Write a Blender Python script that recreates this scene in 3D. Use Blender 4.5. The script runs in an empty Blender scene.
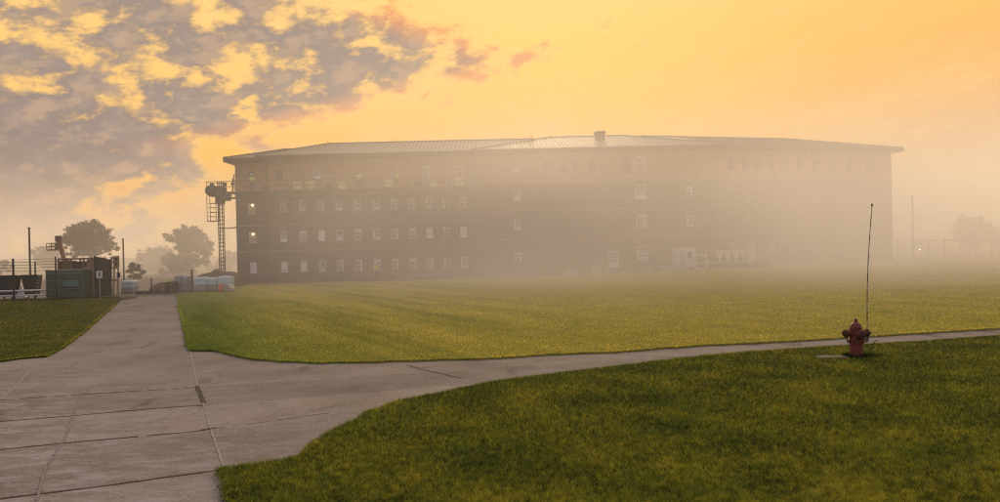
import bpy, bmesh, math, random
import numpy as np
from mathutils import Vector, Matrix, noise as mnoise
from mathutils.geometry import tessellate_polygon
R = math.radians
random.seed(7); np.random.seed(7)
sc = bpy.context.scene
C = sc.collection
CAM_H = 2.9; F = 750.0
ROT = Matrix.Rotation(R(90 - 0.15), 3, 'X') @ Matrix.Rotation(R(-1.35), 3, 'Z')

# survey helpers: where a sight line from the tripod meets the ground / a distance
def P(px, py, z=0.0):
    d = ROT @ Vector(((px - 500) / F, (251 - py) / F, -1))
    t = (z - CAM_H) / d.z
    return Vector((d.x * t, d.y * t, z))
def A(px, py, D):
    d = ROT @ Vector(((px - 500) / F, (251 - py) / F, -1))
    t = D / d.y
    return Vector((d.x * t, D, CAM_H + d.z * t))

# ---------------------------------------------------------------- materials
def lin(r, g, b):
    f = lambda c: ((c / 255) / 12.92 if c <= 10.3 else (((c / 255) + .055) / 1.055) ** 2.4)
    return (f(r), f(g), f(b), 1)
def nd(nt, t, **kw):
    n = nt.nodes.new(t)
    for k, v in kw.items():
        if k.startswith('i_'):
            n.inputs[k[2:].replace('_', ' ')].default_value = v
        else: setattr(n, k, v)
    return n
def ramp(nt, stops, interp='LINEAR'):
    n = nt.nodes.new('ShaderNodeValToRGB'); e = n.color_ramp; e.interpolation = interp
    while len(e.elements) < len(stops): e.elements.new(.5)
    for el, (p, c) in zip(e.elements, stops):
        el.position = p; el.color = c if len(c) == 4 else (*c, 1)
    return n
def math_n(nt, op, a, b=None, c=None, clamp=False):
    n = nt.nodes.new('ShaderNodeMath'); n.operation = op; n.use_clamp = clamp
    for i, v in enumerate((a, b, c)):
        if v is None: continue
        if isinstance(v, (int, float)): n.inputs[i].default_value = v
        else: nt.links.new(v, n.inputs[i])
    return n.outputs[0]
def mix_c(nt, fac, a, b, mode='MIX'):
    n = nt.nodes.new('ShaderNodeMix'); n.data_type = 'RGBA'; n.blend_type = mode
    for s, v in ((n.inputs['Factor'], fac), (n.inputs[6], a), (n.inputs[7], b)):
        if isinstance(v, (int, float)): s.default_value = v
        elif isinstance(v, (tuple, list)): s.default_value = v if len(v) == 4 else (*v, 1)
        else: nt.links.new(v, s)
    return n.outputs[2]
MATS = {}
def mat(name, c1, c2=None, scale=4.0, rough=.7, metal=0.0, bump=0.0, detail=6, stretch=(1, 1, 1), trans=0.0, emit=None):
    if name in MATS: return MATS[name]
    m = bpy.data.materials.new(name); m.use_nodes = True; nt = m.node_tree
    b = nt.nodes['Principled BSDF']; b.inputs['Roughness'].default_value = rough; b.inputs['Metallic'].default_value = metal
    c2 = c2 or tuple(x * .7 for x in c1)
    g = nd(nt, 'ShaderNodeNewGeometry')
    mp = nd(nt, 'ShaderNodeMapping'); mp.inputs['Scale'].default_value = stretch
    nt.links.new(g.outputs['Position'], mp.inputs[0])
    n = nd(nt, 'ShaderNodeTexNoise', i_Scale=scale, i_Detail=detail, i_Roughness=.62)
    nt.links.new(mp.outputs[0], n.inputs['Vector'])
    r = ramp(nt, [(.3, c2), (.7, c1)]); nt.links.new(n.outputs[0], r.inputs[0])
    nt.links.new(r.outputs[0], b.inputs['Base Color'])
    if bump:
        bp = nd(nt, 'ShaderNodeBump', i_Strength=bump, i_Distance=.02)
        nt.links.new(n.outputs[0], bp.inputs['Height']); nt.links.new(bp.outputs[0], b.inputs['Normal'])
    if emit:
        b.inputs['Emission Color'].default_value = (*emit[0], 1); b.inputs['Emission Strength'].default_value = emit[1]
    MATS[name] = m
    return m
M = dict(
    brick=None,
    upper=mat('sheathing', (.40, .20, .10), (.30, .15, .08), 1.2, .85),
    band=mat('stone band', (.30, .24, .20), (.24, .2, .17), 3, .85),
    rib=mat('roof seam', (.10, .075, .06), None, 2, .5, .2),
    pan=mat('roof pan', (.50, .42, .34), (.42, .35, .28), .8, .62, .15),
    fascia=mat('bronze fascia', (.05, .04, .035), None, 3, .5),
    frame=mat('window frame', (.74, .71, .70), (.62, .6, .58), 3, .5),
    film=mat('window film', (.20, .18, .20), (.12, .11, .13), 1.6, .25),
    glassd=mat('dark glass', (.03, .03, .035), (.02, .02, .02), 2, .12),
    blind=mat('blind', (.86, .84, .80), (.74, .72, .7), 2, .7),
    steel=mat('weathered steel', (.10, .09, .08), (.06, .05, .045), 5, .6, .4),
    darks=mat('dark steel', (.045, .042, .042), (.03, .028, .027), 5, .55, .2),
    galv=mat('galvanised steel', (.34, .33, .31), (.25, .24, .22), 6, .5, .6),
    white=mat('white paint', (.70, .68, .66), (.52, .5, .48), 3, .55),
    rust=mat('rusty steel', (.26, .15, .09), (.16, .10, .07), 2.5, .85, 0, .3),
    greenbox=mat('green grey corrugated steel', (.15, .18, .155), (.105, .13, .115), 2, .6),
    orange=mat('orange lift paint', (.36, .16, .06), (.27, .11, .045), 3, .5),
    yellowbrick=mat('buff brick', (.85, .70, .34), (.75, .6, .3), 6, .85),
    wood=mat('raw timber', (.36, .26, .16), (.26, .18, .11), 5, .85, 0, .2, 6, (1, 1, .2)),
    wrap=mat('pale blue plastic wrap', (.52, .62, .66), (.38, .48, .53), 4, .3, 0, .5),
    block=mat('pale block', (.42, .40, .38), (.3, .28, .27), 5, .9, 0, .4),
    grey=mat('grey wrap', (.36, .35, .36), (.27, .265, .27), 3, .5, 0, .3),
    soil=mat('soil', (.14, .09, .06), (.07, .05, .035), 1.5, .95, 0, .8),
    gravel=mat('gravel', (.20, .16, .13), (.10, .08, .065), 3, .95, 0, .8),
    lime=mat('lime tarp', (.42, .62, .06), (.3, .5, .05), 3, .6),
    cone=mat('orange plastic', (.62, .14, .06), (.5, .11, .05), 4, .5),
    hivis=mat('high visibility yellow cloth', (.62, .72, .05), (.5, .6, .04), 8, .7),
    hivo=mat('high visibility orange cloth', (.75, .25, .04), (.6, .2, .03), 8, .7),
    denim=mat('dark trousers', (.035, .04, .06), (.02, .025, .035), 8, .85),
    skin=mat('skin', (.42, .25, .17), (.36, .2, .14), 10, .55),
    boot=mat('boot leather', (.05, .035, .025), None, 8, .6),
    red=mat('weathered red paint', (.25, .04, .016), (.085, .02, .012), 13, .5, 0, .25),
    redd=mat('rusted red iron', (.13, .03, .018), (.06, .022, .015), 18, .75, 0, .4),
    brass=mat('worn steel nut', (.12, .06, .045), None, 9, .5, .4),
    rodd=mat('dark fibreglass', (.045, .04, .035), None, 5, .5),
    rodw=mat('faded white band', (.40, .37, .32), None, 5, .6),
    pad=mat('old concrete', (.20, .18, .16), (.13, .12, .10), 6, .9, 0, .5),
    aqua=mat('pale green trailer paint', (.30, .42, .38), (.24, .34, .31), 2, .5),
    signw=mat('white sign sheeting', (.72, .70, .68), (.64, .62, .6), 4, .4),
    signd=mat('dark sign ink', (.03, .035, .05), None, 4, .5),
    bark=mat('bark', (.09, .065, .05), (.05, .037, .03), 6, .95, 0, .6, 6, (1, 1, .2)),
    bulb=mat('lit bulb', (.9, .8, .6), None, 4, .5, 0, 0, 2, (1, 1, 1), 0, ((1, .78, .45), 9.0)),
    glow=mat('lit room wall', (.55, .42, .25), (.4, .3, .18), 2, .8),
    mesh=mat('fence mesh', (.16, .15, .14), None, 5, .6, .4),
    stem=mat('dry stem', (.12, .10, .04), None, 8, .8),
)
def brick_mat():
    m = bpy.data.materials.new('dark brick'); m.use_nodes = True; nt = m.node_tree; b = nt.nodes['Principled BSDF']
    g = nd(nt, 'ShaderNodeNewGeometry'); sp = nd(nt, 'ShaderNodeSeparateXYZ'); nt.links.new(g.outputs['Position'], sp.inputs[0])
    cb = nd(nt, 'ShaderNodeCombineXYZ'); nt.links.new(math_n(nt, 'ADD', sp.outputs[0], math_n(nt, 'MULTIPLY', sp.outputs[1], .3)), cb.inputs[0]); nt.links.new(sp.outputs[2], cb.inputs[1])
    bt = nd(nt, 'ShaderNodeTexBrick', i_Scale=1.0, i_Mortar_Size=.008)
    bt.inputs['Brick Width'].default_value = .22; bt.inputs['Row Height'].default_value = .075
    bt.inputs['Color1'].default_value = (.044, .032, .040, 1); bt.inputs['Color2'].default_value = (.064, .047, .054, 1); bt.inputs['Mortar'].default_value = (.10, .085, .08, 1)
    nt.links.new(cb.outputs[0], bt.inputs['Vector'])
    n = nd(nt, 'ShaderNodeTexNoise', i_Scale=.35, i_Detail=7, i_Roughness=.6); nt.links.new(g.outputs['Position'], n.inputs['Vector'])
    r = ramp(nt, [(.3, (.65, .65, .65)), (.7, (1.25, 1.2, 1.15))]); nt.links.new(n.outputs[0], r.inputs[0])
    nt.links.new(mix_c(nt, 1.0, bt.outputs['Color'], r.outputs[0], 'MULTIPLY'), b.inputs['Base Color'])
    b.inputs['Roughness'].default_value = .9
    return m
M['brick'] = brick_mat()

# mowing direction across the big lawn
MOW = Vector((14, -26.5, 0)).normalized()
def grass_color(nt, kind):
    """Shared by turf and blades, so the blades sit in the turf's own patches."""
    g = nd(nt, 'ShaderNodeNewGeometry')
    n1 = nd(nt, 'ShaderNodeTexNoise', i_Scale=.55, i_Detail=5, i_Roughness=.6, i_Distortion=.4); nt.links.new(g.outputs['Position'], n1.inputs['Vector'])
    n2 = nd(nt, 'ShaderNodeTexNoise', i_Scale=5.0, i_Detail=6, i_Roughness=.65); nt.links.new(g.outputs['Position'], n2.inputs['Vector'])
    if kind == 'near':
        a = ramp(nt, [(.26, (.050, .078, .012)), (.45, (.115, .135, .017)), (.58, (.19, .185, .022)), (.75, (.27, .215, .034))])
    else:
        a = ramp(nt, [(.25, (.31, .30, .05)), (.45, (.47, .415, .078)), (.6, (.55, .455, .095)), (.78, (.60, .45, .12))])  # low sunlight on the big lawn is put into this golden colour
    nt.links.new(math_n(nt, 'ADD', math_n(nt, 'MULTIPLY', n1.outputs[0], .5), math_n(nt, 'MULTIPLY', n2.outputs[0], .5)), a.inputs[0])
    col = a.outputs[0]
    if kind == 'mid':
        sp = nd(nt, 'ShaderNodeSeparateXYZ'); nt.links.new(g.outputs['Position'], sp.inputs[0])
        along = math_n(nt, 'ADD', math_n(nt, 'MULTIPLY', sp.outputs[0], MOW.x), math_n(nt, 'MULTIPLY', sp.outputs[1], MOW.y))
        across = math_n(nt, 'ADD', math_n(nt, 'MULTIPLY', sp.outputs[0], -MOW.y), math_n(nt, 'MULTIPLY', sp.outputs[1], MOW.x))
        cb = nd(nt, 'ShaderNodeCombineXYZ'); nt.links.new(math_n(nt, 'MULTIPLY', along, .05), cb.inputs[0]); nt.links.new(math_n(nt, 'MULTIPLY', across, .55), cb.inputs[1])
        n3 = nd(nt, 'ShaderNodeTexNoise', i_Scale=1.0, i_Detail=4, i_Roughness=.55); nt.links.new(cb.outputs[0], n3.inputs['Vector'])
        st = ramp(nt, [(.34, (.62, .70, .64)), (.52, (1.0, 1.0, 1.0)), (.68, (1.28, 1.2, 1.3))]); nt.links.new(n3.outputs[0], st.inputs[0])
        sm = nd(nt, 'ShaderNodeMapRange'); nt.links.new(sp.outputs[0], sm.inputs[0]); sm.inputs[1].default_value = 4.0; sm.inputs[2].default_value = -6.0; sm.inputs[3].default_value = .28
        col = mix_c(nt, sm.outputs[0], col, mix_c(nt, 1.0, col, st.outputs[0], 'MULTIPLY'))
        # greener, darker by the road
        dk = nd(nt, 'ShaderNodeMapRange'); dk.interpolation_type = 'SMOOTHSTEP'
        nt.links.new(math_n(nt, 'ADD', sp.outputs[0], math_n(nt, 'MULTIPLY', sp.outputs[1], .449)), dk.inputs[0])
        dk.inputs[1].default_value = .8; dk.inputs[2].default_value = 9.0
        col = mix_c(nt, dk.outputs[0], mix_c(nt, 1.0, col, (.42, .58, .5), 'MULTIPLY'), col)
    return col, n2.outputs[0]
def turf_mat(kind, gain):
    m = bpy.data.materials.new('turf ' + kind); m.use_nodes = True; nt = m.node_tree; b = nt.nodes['Principled BSDF']
    col, h = grass_color(nt, kind)
    g = nd(nt, 'ShaderNodeNewGeometry')
    nf = nd(nt, 'ShaderNodeTexNoise', i_Scale=38.0, i_Detail=4, i_Roughness=.7); nt.links.new(g.outputs['Position'], nf.inputs['Vector'])
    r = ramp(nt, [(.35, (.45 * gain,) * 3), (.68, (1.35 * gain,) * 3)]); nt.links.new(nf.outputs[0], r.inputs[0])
    nt.links.new(mix_c(nt, 1.0, col, r.outputs[0], 'MULTIPLY'), b.inputs['Base Color'])
    b.inputs['Roughness'].default_value = .95; b.inputs['Specular IOR Level'].default_value = .1
    bp = nd(nt, 'ShaderNodeBump', i_Strength=.9, i_Distance=.06)
    nt.links.new(math_n(nt, 'ADD', nf.outputs[0], h), bp.inputs['Height']); nt.links.new(bp.outputs[0], b.inputs['Normal'])
    return m
def blade_mat(kind):
    m = bpy.data.materials.new('blade ' + kind); m.use_nodes = True; nt = m.node_tree
    for n in list(nt.nodes): nt.nodes.remove(n)
    out = nd(nt, 'ShaderNodeOutputMaterial'); col, h = grass_color(nt, kind)
    at = nd(nt, 'ShaderNodeAttribute', attribute_name='tint')
    k = 1.45
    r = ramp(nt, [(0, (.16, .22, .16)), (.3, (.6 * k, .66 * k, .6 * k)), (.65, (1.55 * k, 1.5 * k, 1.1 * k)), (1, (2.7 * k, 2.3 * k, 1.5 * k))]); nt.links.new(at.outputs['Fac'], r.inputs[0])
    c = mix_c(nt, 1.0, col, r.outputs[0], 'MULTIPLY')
    d = nd(nt, 'ShaderNodeBsdfDiffuse'); t = nd(nt, 'ShaderNodeBsdfTranslucent'); gl = nd(nt, 'ShaderNodeBsdfGlossy', i_Roughness=.45)
    nt.links.new(c, d.inputs[0]); nt.links.new(c, t.inputs[0])
    mx = nd(nt, 'ShaderNodeMixShader', i_Fac=.45); nt.links.new(d.outputs[0], mx.inputs[1]); nt.links.new(t.outputs[0], mx.inputs[2])
    m2 = nd(nt, 'ShaderNodeMixShader', i_Fac=.03); nt.links.new(mx.outputs[0], m2.inputs[1]); nt.links.new(gl.outputs[0], m2.inputs[2])
    nt.links.new(m2.outputs[0], out.inputs[0])
    return m
def leaf_mat(name, c1, c2):
    m = bpy.data.materials.new(name); m.use_nodes = True; nt = m.node_tree
    for n in list(nt.nodes): nt.nodes.remove(n)
    out = nd(nt, 'ShaderNodeOutputMaterial'); g = nd(nt, 'ShaderNodeNewGeometry')
    n = nd(nt, 'ShaderNodeTexNoise', i_Scale=.9, i_Detail=6); nt.links.new(g.outputs['Position'], n.inputs['Vector'])
    r = ramp(nt, [(.3, c2), (.7, c1)]); nt.links.new(n.outputs[0], r.inputs[0])
    d = nd(nt, 'ShaderNodeBsdfDiffuse'); t = nd(nt, 'ShaderNodeBsdfTranslucent')
    nt.links.new(r.outputs[0], d.inputs[0]); nt.links.new(r.outputs[0], t.inputs[0])
    mx = nd(nt, 'ShaderNodeMixShader', i_Fac=.35); nt.links.new(d.outputs[0], mx.inputs[1]); nt.links.new(t.outputs[0], mx.inputs[2])
    nt.links.new(mx.outputs[0], out.inputs[0])
    return m
def concrete_mat():
    m = bpy.data.materials.new('worn concrete'); m.use_nodes = True; nt = m.node_tree; b = nt.nodes['Principled BSDF']
    g = nd(nt, 'ShaderNodeNewGeometry'); pos = g.outputs['Position']
    def noi(scale, det=6, ro=.6, st=None, rz=0, dist=0):
        v = pos
        if st:
            mp = nd(nt, 'ShaderNodeMapping'); mp.inputs['Scale'].default_value = st; mp.inputs['Rotation'].default_value = (0, 0, rz)
            mp.vector_type = 'TEXTURE' if False else 'POINT'
            nt.links.new(pos, mp.inputs[0]); v = mp.outputs[0]
        n = nd(nt, 'ShaderNodeTexNoise', i_Scale=scale, i_Detail=det, i_Roughness=ro, i_Distortion=dist); nt.links.new(v, n.inputs['Vector']); return n.outputs[0]
    big = ramp(nt, [(.3, (.205, .174, .150)), (.5, (.268, .230, .202)), (.72, (.320, .280, .250))]); nt.links.new(noi(.45, 7, .6), big.inputs[0])
    fine = ramp(nt, [(.32, (.58,) * 3), (.68, (1.34,) * 3)]); nt.links.new(noi(22, 5, .7), fine.inputs[0])
    col = mix_c(nt, 1.0, big.outputs[0], fine.outputs[0], 'MULTIPLY')
    # pale scraped patches, dragged crosswise
    sc_ = ramp(nt, [(.50, (0, 0, 0)), (.64, (1, 1, 1))]); nt.links.new(noi(1.6, 9, .74, (.9, 1.9, 1), R(-12)), sc_.inputs[0])
    ms = ramp(nt, [(.40, (0, 0, 0)), (.55, (1, 1, 1))]); nt.links.new(noi(.22, 3, .5), ms.inputs[0])
    col = mix_c(nt, math_n(nt, 'MULTIPLY', math_n(nt, 'MULTIPLY', sc_.outputs[0], ms.outputs[0]), .5), col, (.36, .335, .335, 1))
    sp_ = nd(nt, 'ShaderNodeSeparateXYZ'); nt.links.new(pos, sp_.inputs[0])
    tone = None
    for (a, b_), st in zip((((0, 400.3), (197, 387.4)), ((0, 421.6), (203, 405.5)), ((0, 449.7), (200, 431)), ((0, 499), (222, 470))), (.13, -.20, .16, -.10)):
        a, b_ = P(*a), P(*b_); d = (b_ - a).normalized(); nx, ny = -d.y, d.x; k0 = nx * a.x + ny * a.y
        v = math_n(nt, 'ADD', math_n(nt, 'MULTIPLY', sp_.outputs[0], nx), math_n(nt, 'MULTIPLY_ADD', sp_.outputs[1], ny, -k0))
        v = math_n(nt, 'MULTIPLY', math_n(nt, 'GREATER_THAN', v, 0.0), st)
        tone = v if tone is None else math_n(nt, 'ADD', tone, v)
    tone = math_n(nt, 'ADD', tone, 1.0)
    cbt = nd(nt, 'ShaderNodeCombineXYZ')
    for i in range(3): nt.links.new(tone, cbt.inputs[i])
    col = mix_c(nt, 1.0, col, cbt.outputs[0], 'MULTIPLY')
    wr = nd(nt, 'ShaderNodeMapRange'); nt.links.new(math_n(nt, 'ADD', sp_.outputs[1], sp_.outputs[0]), wr.inputs[0]); wr.inputs[1].default_value = 11.5; wr.inputs[2].default_value = 4.0
    sw = ramp(nt, [(.47, (0, 0, 0)), (.60, (1, 1, 1))]); nt.links.new(noi(1.5, 9, .75, (.8, 2.0, 1), R(-8)), sw.inputs[0])
    col = mix_c(nt, math_n(nt, 'MULTIPLY', math_n(nt, 'MULTIPLY', sw.outputs[0], wr.outputs[0]), .6), col, (.40, .385, .40, 1))
    sp2 = ramp(nt, [(.66, (0, 0, 0)), (.72, (1, 1, 1))]); nt.links.new(noi(7, 4, .6), sp2.inputs[0])
    col = mix_c(nt, math_n(nt, 'MULTIPLY', sp2.outputs[0], .55), col, (.05, .042, .038, 1))
    # damp stains
    dm = ramp(nt, [(.58, (0, 0, 0)), (.72, (1, 1, 1))]); nt.links.new(noi(.9, 6, .6, (1, .5, 1), 0, .6), dm.inputs[0])
    col = mix_c(nt, math_n(nt, 'MULTIPLY', dm.outputs[0], .6), col, (.06, .048, .044, 1))
    nt.links.new(col, b.inputs['Base Color'])
    rr = ramp(nt, [(.3, (.85,) * 3), (.7, (.98,) * 3)]); nt.links.new(noi(1.3), rr.inputs[0]); nt.links.new(rr.outputs[0], b.inputs['Roughness'])
    b.inputs['Specular IOR Level'].default_value = .12
    bp = nd(nt, 'ShaderNodeBump', i_Strength=.25, i_Distance=.01); nt.links.new(noi(30, 6, .7), bp.inputs['Height']); nt.links.new(bp.outputs[0], b.inputs['Normal'])
    return m
CONC = concrete_mat()

# ---------------------------------------------------------------- mesh helper
class MB:
    def __init__(s): s.v = []; s.f = []; s.m = []
    def add(s, verts, faces, mi=0):
        o = len(s.v); s.v += [Vector(v) for v in verts]; s.f += [[o + i for i in f] for f in faces]; s.m += [mi] * len(faces); return s
    def box(s, c, size, rz=0, mi=0, taper=1.0, rx=0, ry=0):
        hx, hy, hz = size[0] / 2, size[1] / 2, size[2] / 2
        vs = [(-hx, -hy, -hz), (hx, -hy, -hz), (hx, hy, -hz), (-hx, hy, -hz)] + [(x * taper, y * taper, hz) for x, y in ((-hx, -hy), (hx, -hy), (hx, hy), (-hx, hy))]
        rm = Matrix.Rotation(rz, 3, 'Z') @ Matrix.Rotation(ry, 3, 'Y') @ Matrix.Rotation(rx, 3, 'X')
        return s.add([rm @ Vector(v) + Vector(c) for v in vs], [[0, 3, 2, 1], [4, 5, 6, 7], [0, 1, 5, 4], [1, 2, 6, 5], [2, 3, 7, 6], [3, 0, 4, 7]], mi)
    def b2(s, lo, hi, mi=0):
        lo, hi = Vector(lo), Vector(hi); return s.box((lo + hi) / 2, hi - lo, 0, mi)
    def tube(s, p, q, r1, r2=None, n=8, mi=0, caps=True):
        p, q = Vector(p), Vector(q); r2 = r1 if r2 is None else r2
        d = (q - p).normalized(); a = d.orthogonal().normalized(); b = d.cross(a)
        vs = [];
        for c, r in ((p, r1), (q, r2)):
            for i in range(n):
                t = 2 * math.pi * (i + .5) / n; vs.append(c + (a * math.cos(t) + b * math.sin(t)) * r)
        fs = [[i, (i + 1) % n, n + (i + 1) % n, n + i] for i in range(n)]
        if caps: fs += [list(range(n))[::-1], list(range(n, 2 * n))]
        return s.add(vs, fs, mi)
    def bar(s, p, q, w, mi=0): return s.tube(p, q, w * .7071, None, 4, mi)
    def path(s, pts, rad, n=8, mi=0):
        for i in range(len(pts) - 1):
            r1 = rad[i] if isinstance(rad, (list, tuple)) else rad; r2 = rad[i + 1] if isinstance(rad, (list, tuple)) else rad
            s.tube(pts[i], pts[i + 1], r1, r2, n, mi)
        return s
    def lathe(s, prof, c=(0, 0, 0), axis=(0, 0, 1), n=24, mi=0):
        ax = Vector(axis).normalized(); a = ax.orthogonal().normalized(); b = ax.cross(a); c = Vector(c); vs = []
        for r, h in prof:
            for i in range(n):
                t = 2 * math.pi * i / n; vs.append(c + ax * h + (a * math.cos(t) + b * math.sin(t)) * r)
        fs = []
        for k in range(len(prof) - 1):
            for i in range(n): fs.append([k * n + i, k * n + (i + 1) % n, (k + 1) * n + (i + 1) % n, (k + 1) * n + i])
        fs += [list(range(n))[::-1], [(len(prof) - 1) * n + i for i in range(n)]]
        return s.add(vs, fs, mi)
    def prism(s, poly, off, mi=0):
        """closed polygon (3d points) pushed by the vector off"""
        n = len(poly); off = Vector(off); vs = [Vector(p) for p in poly] + [Vector(p) + off for p in poly]
        return s.add(vs, [list(range(n))[::-1], list(range(n, 2 * n))] + [[i, (i + 1) % n, n + (i + 1) % n, n + i] for i in range(n)], mi)
    def build(s, name, mats, parent=None, origin=None, smooth=False, bevel=0):
        mats = mats if isinstance(mats, (list, tuple)) else [mats]
        if origin is None:
            if parent is not None: origin = WL[parent]
            else:
                xs = [v.x for v in s.v]; ys = [v.y for v in s.v]; origin = Vector(((min(xs) + max(xs)) / 2, (min(ys) + max(ys)) / 2, min(v.z for v in s.v)))
        origin = Vector(origin)
        me = bpy.data.meshes.new(name); me.from_pydata([v - origin for v in s.v], [], s.f)
        for m in mats: me.materials.append(m)
        me.polygons.foreach_set('material_index', s.m)
        if smooth: me.polygons.foreach_set('use_smooth', [True] * len(me.polygons))
        bm = bmesh.new(); bm.from_mesh(me); bmesh.ops.recalc_face_normals(bm, faces=bm.faces[:]); bm.to_mesh(me); bm.free()
        o = bpy.data.objects.new(name, me); C.objects.link(o)
        o.location = origin
        if parent is not None: o.parent = parent; o.location = origin - WL[parent]
        WL[o] = origin
        if bevel:
            bv = o.modifiers.new('edge', 'BEVEL'); bv.width = bevel; bv.segments = 2; bv.limit_method = 'ANGLE'
        return o
WL = {}     # world location of every object built
def tag(o, label, cat, group=None):
    o['label'] = label; o['category'] = cat
    if group: o['group'] = group
    return o
def thing(name, label, cat, loc, group=None):
    o = bpy.data.objects.new(name, None); C.objects.link(o); o.location = loc; o.empty_display_size = .2
    WL[o] = Vector(loc); return tag(o, label, cat, group)
def struct(o): o['kind'] = 'structure'; return o
def dup(root, loc, label=None, rz=None, scale=None, group=None):
    def cp(o, par):
        c = o.copy(); C.objects.link(c); c.parent = par
        for ch in list(o.children): cp(ch, c)
        return c
    r = cp(root, None); r.location = loc
    if label: r['label'] = label
    if group: r['group'] = group
    if rz is not None: r.rotation_euler = (0, 0, rz)
    if scale is not None: r.scale = (scale,) * 3
    return r

# ---------------------------------------------------------------- ground, road, lawns
def rise(x, y):
    s = lambda t: max(0, min(1, t)) ** 2 * (3 - 2 * max(0, min(1, t)))
    return .5 * s((x + 4) / 34) * s((y - 45) / 28)
mb = MB(); mb.add([(-3000, -800, -.06), (3000, -800, -.06), (3000, 6000, -.06), (-3000, 6000, -.06)], [[0, 1, 2, 3]])
struct(mb.build('ground', turf_mat('near', 1.0), origin=(0, 0, -.06)))

def redge(y): return -3.76 - (y - 10.2) * .449       # the road's edge beside the big lawn
mb = MB()
mb.add([(-24, -8, 0), (60, -8, 0), (60, 48, 0), (-10, 48, 0), (redge(56) + .4, 56.0, 0), (P(122, 298).x - .8, 56.0, 0), (-24, 30, 0)], [[0, 1, 2, 3, 4, 5, 6]], 0)
def strip(pts, w, mi, z=.004, gap=0.0, step=.12):
    """a ragged line laid on the concrete"""
    W = [P(*p) for p in pts]; out = []
    for a, b in zip(W, W[1:]):
        n = max(1, int((b - a).length / step)); out += [a.lerp(b, i / n) for i in range(n)]
    out.append(W[-1]); prev = None
    for i, p in enumerate(out):
        d = (out[min(i + 1, len(out) - 1)] - out[max(i - 1, 0)]).normalized(); nrm = Vector((-d.y, d.x, 0))
        ww = w * (.5 + .7 * abs(mnoise.noise(Vector((p.x * 3.1, p.y * 3.1, mi * 7 + z * 100)))) + .35 * random.random())
        jit = nrm * (random.random() - .5) * w * .35
        cur = (p + nrm * ww / 2 + jit + Vector((0, 0, z)), p - nrm * ww / 2 + jit + Vector((0, 0, z)))
        if prev and random.random() >= gap: mb.add([prev[0], prev[1], cur[1], cur[0]], [[0, 1, 2, 3]], mi)
        prev = cur
strip([(0, 400.3), (103, 393), (197, 387.4)], .06, 1, .004, .12)
strip([(0, 421.6), (74, 415.8), (155, 408.4), (203, 405.5)], .06, 1, .0045, .03)
strip([(0, 449.7), (77, 442), (129, 437.4), (200, 431)], .05, 1, .005, .02)
strip([(217, 428.5), (245, 425), (300, 417), (345, 411)], .022, 1, .0055, .3)
strip([(0, 499), (97, 487), (180, 475.5), (222, 470)], .05, 1, .006, .05)
strip([(86, 357), (60, 372.5)], .03, 1, .004, .5)
strip([(190.3, 351.6), (197.5, 385)], .04, 2, .004, .0)
strip([(197.5, 386), (203, 403)], .11, 1, .0065)
strip([(203, 403), (211, 430), (224, 468)], .032, 2, .0075, .0)
strip([(199.5, 430.6), (217, 427.7)], .09, 1, .008)
strip([(86, 355), (48.4, 357), (27.4, 374), (3, 399)][1:], .045, 2, .008, .0)
strip([(84, 392), (77, 404.5), (66, 437), (45, 469), (37, 501)], .045, 3, .0085, .08)
strip([(407, 365), (420, 369), (440, 373.5), (465, 379)], .07, 1, .004, .05)
strip([(250, 364), (300, 366), (370, 366)], .02, 1, .004, .4)
strip([(640, 357), (690, 357)], .03, 1, .004, .3)
crack = mat('joint dirt', (.055, .045, .036), (.032, .026, .02), 9, .95)
chalk = mat('joint sealant', (.40, .36, .34), (.24, .21, .2), 7, .9)
scuff = mat('pale scuff', (.26, .23, .22), (.17, .145, .14), 7, .9)
struct(mb.build('road', [CONC, crack, chalk, scuff], origin=(0, 0, 0)))

def ragged(pts, amp, step=.25, z=0):
    out = []
    for a, b in zip(pts, pts[1:]):
        a, b = Vector(a), Vector(b); L = (b - a).length; n = max(1, int(L / step)) if L < 60 else 8
        d = (b - a).normalized(); nr = Vector((-d.y, d.x, 0))
        for i in range(n):
            p = a.lerp(b, i / n); k = amp if L < 30 else 0
            out.append(p + nr * k * (mnoise.noise(Vector((p.x * 1.7, p.y * 1.7, 3))) + .6 * mnoise.noise(Vector((p.x * 6, p.y * 6, 9)))))
    out.append(Vector(pts[-1])); return out
ZL = .04
def lawn(poly, mt):
    n = len(poly); b = MB()
    top = [Vector((p.x, p.y, ZL)) for p in poly]; tri = tessellate_polygon([top])
    b.add(top, [list(t) for t in tri])
    b.add([Vector((p.x, p.y, ZL)) for p in poly] + [Vector((p.x, p.y, -.03)) for p in poly], [[i, (i + 1) % n, n + (i + 1) % n, n + i] for i in range(n)])
    return struct(b.build('lawn', mt, origin=(0, 0, 0)))
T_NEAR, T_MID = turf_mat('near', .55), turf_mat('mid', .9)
near_edge = [(1000, 336), (920, 342), (845, 346), (760, 351.5), (710, 356), (693, 357.5), (680, 359), (620, 366.5), (560, 373.5), (500, 381), (450, 391), (400, 401), (370, 412), (350, 422), (330, 432.5),
             (310, 446), (301, 456), (280, 461), (250, 464), (222, 469), (225, 485), (226, 502)]
ne = [P(*p, ZL) for p in near_edge]
near_poly = ragged([Vector((60, 33.5, ZL))] + ne, .08) + [Vector((3.6, -6, ZL)), Vector((60, -6, ZL))]
lawn(near_poly, T_NEAR)
mid_edge = [(189.5, 350), (217, 350.2), (230, 354), (250, 358), (280, 361), (320, 362.3), (345, 362), (400, 360.5), (500, 357.5), (550, 354), (615, 351.5), (700, 345), (780, 341.5), (845, 337.5), (925, 332.5), (1000, 328)]
me_ = [P(*p, ZL) for p in mid_edge]
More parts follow.
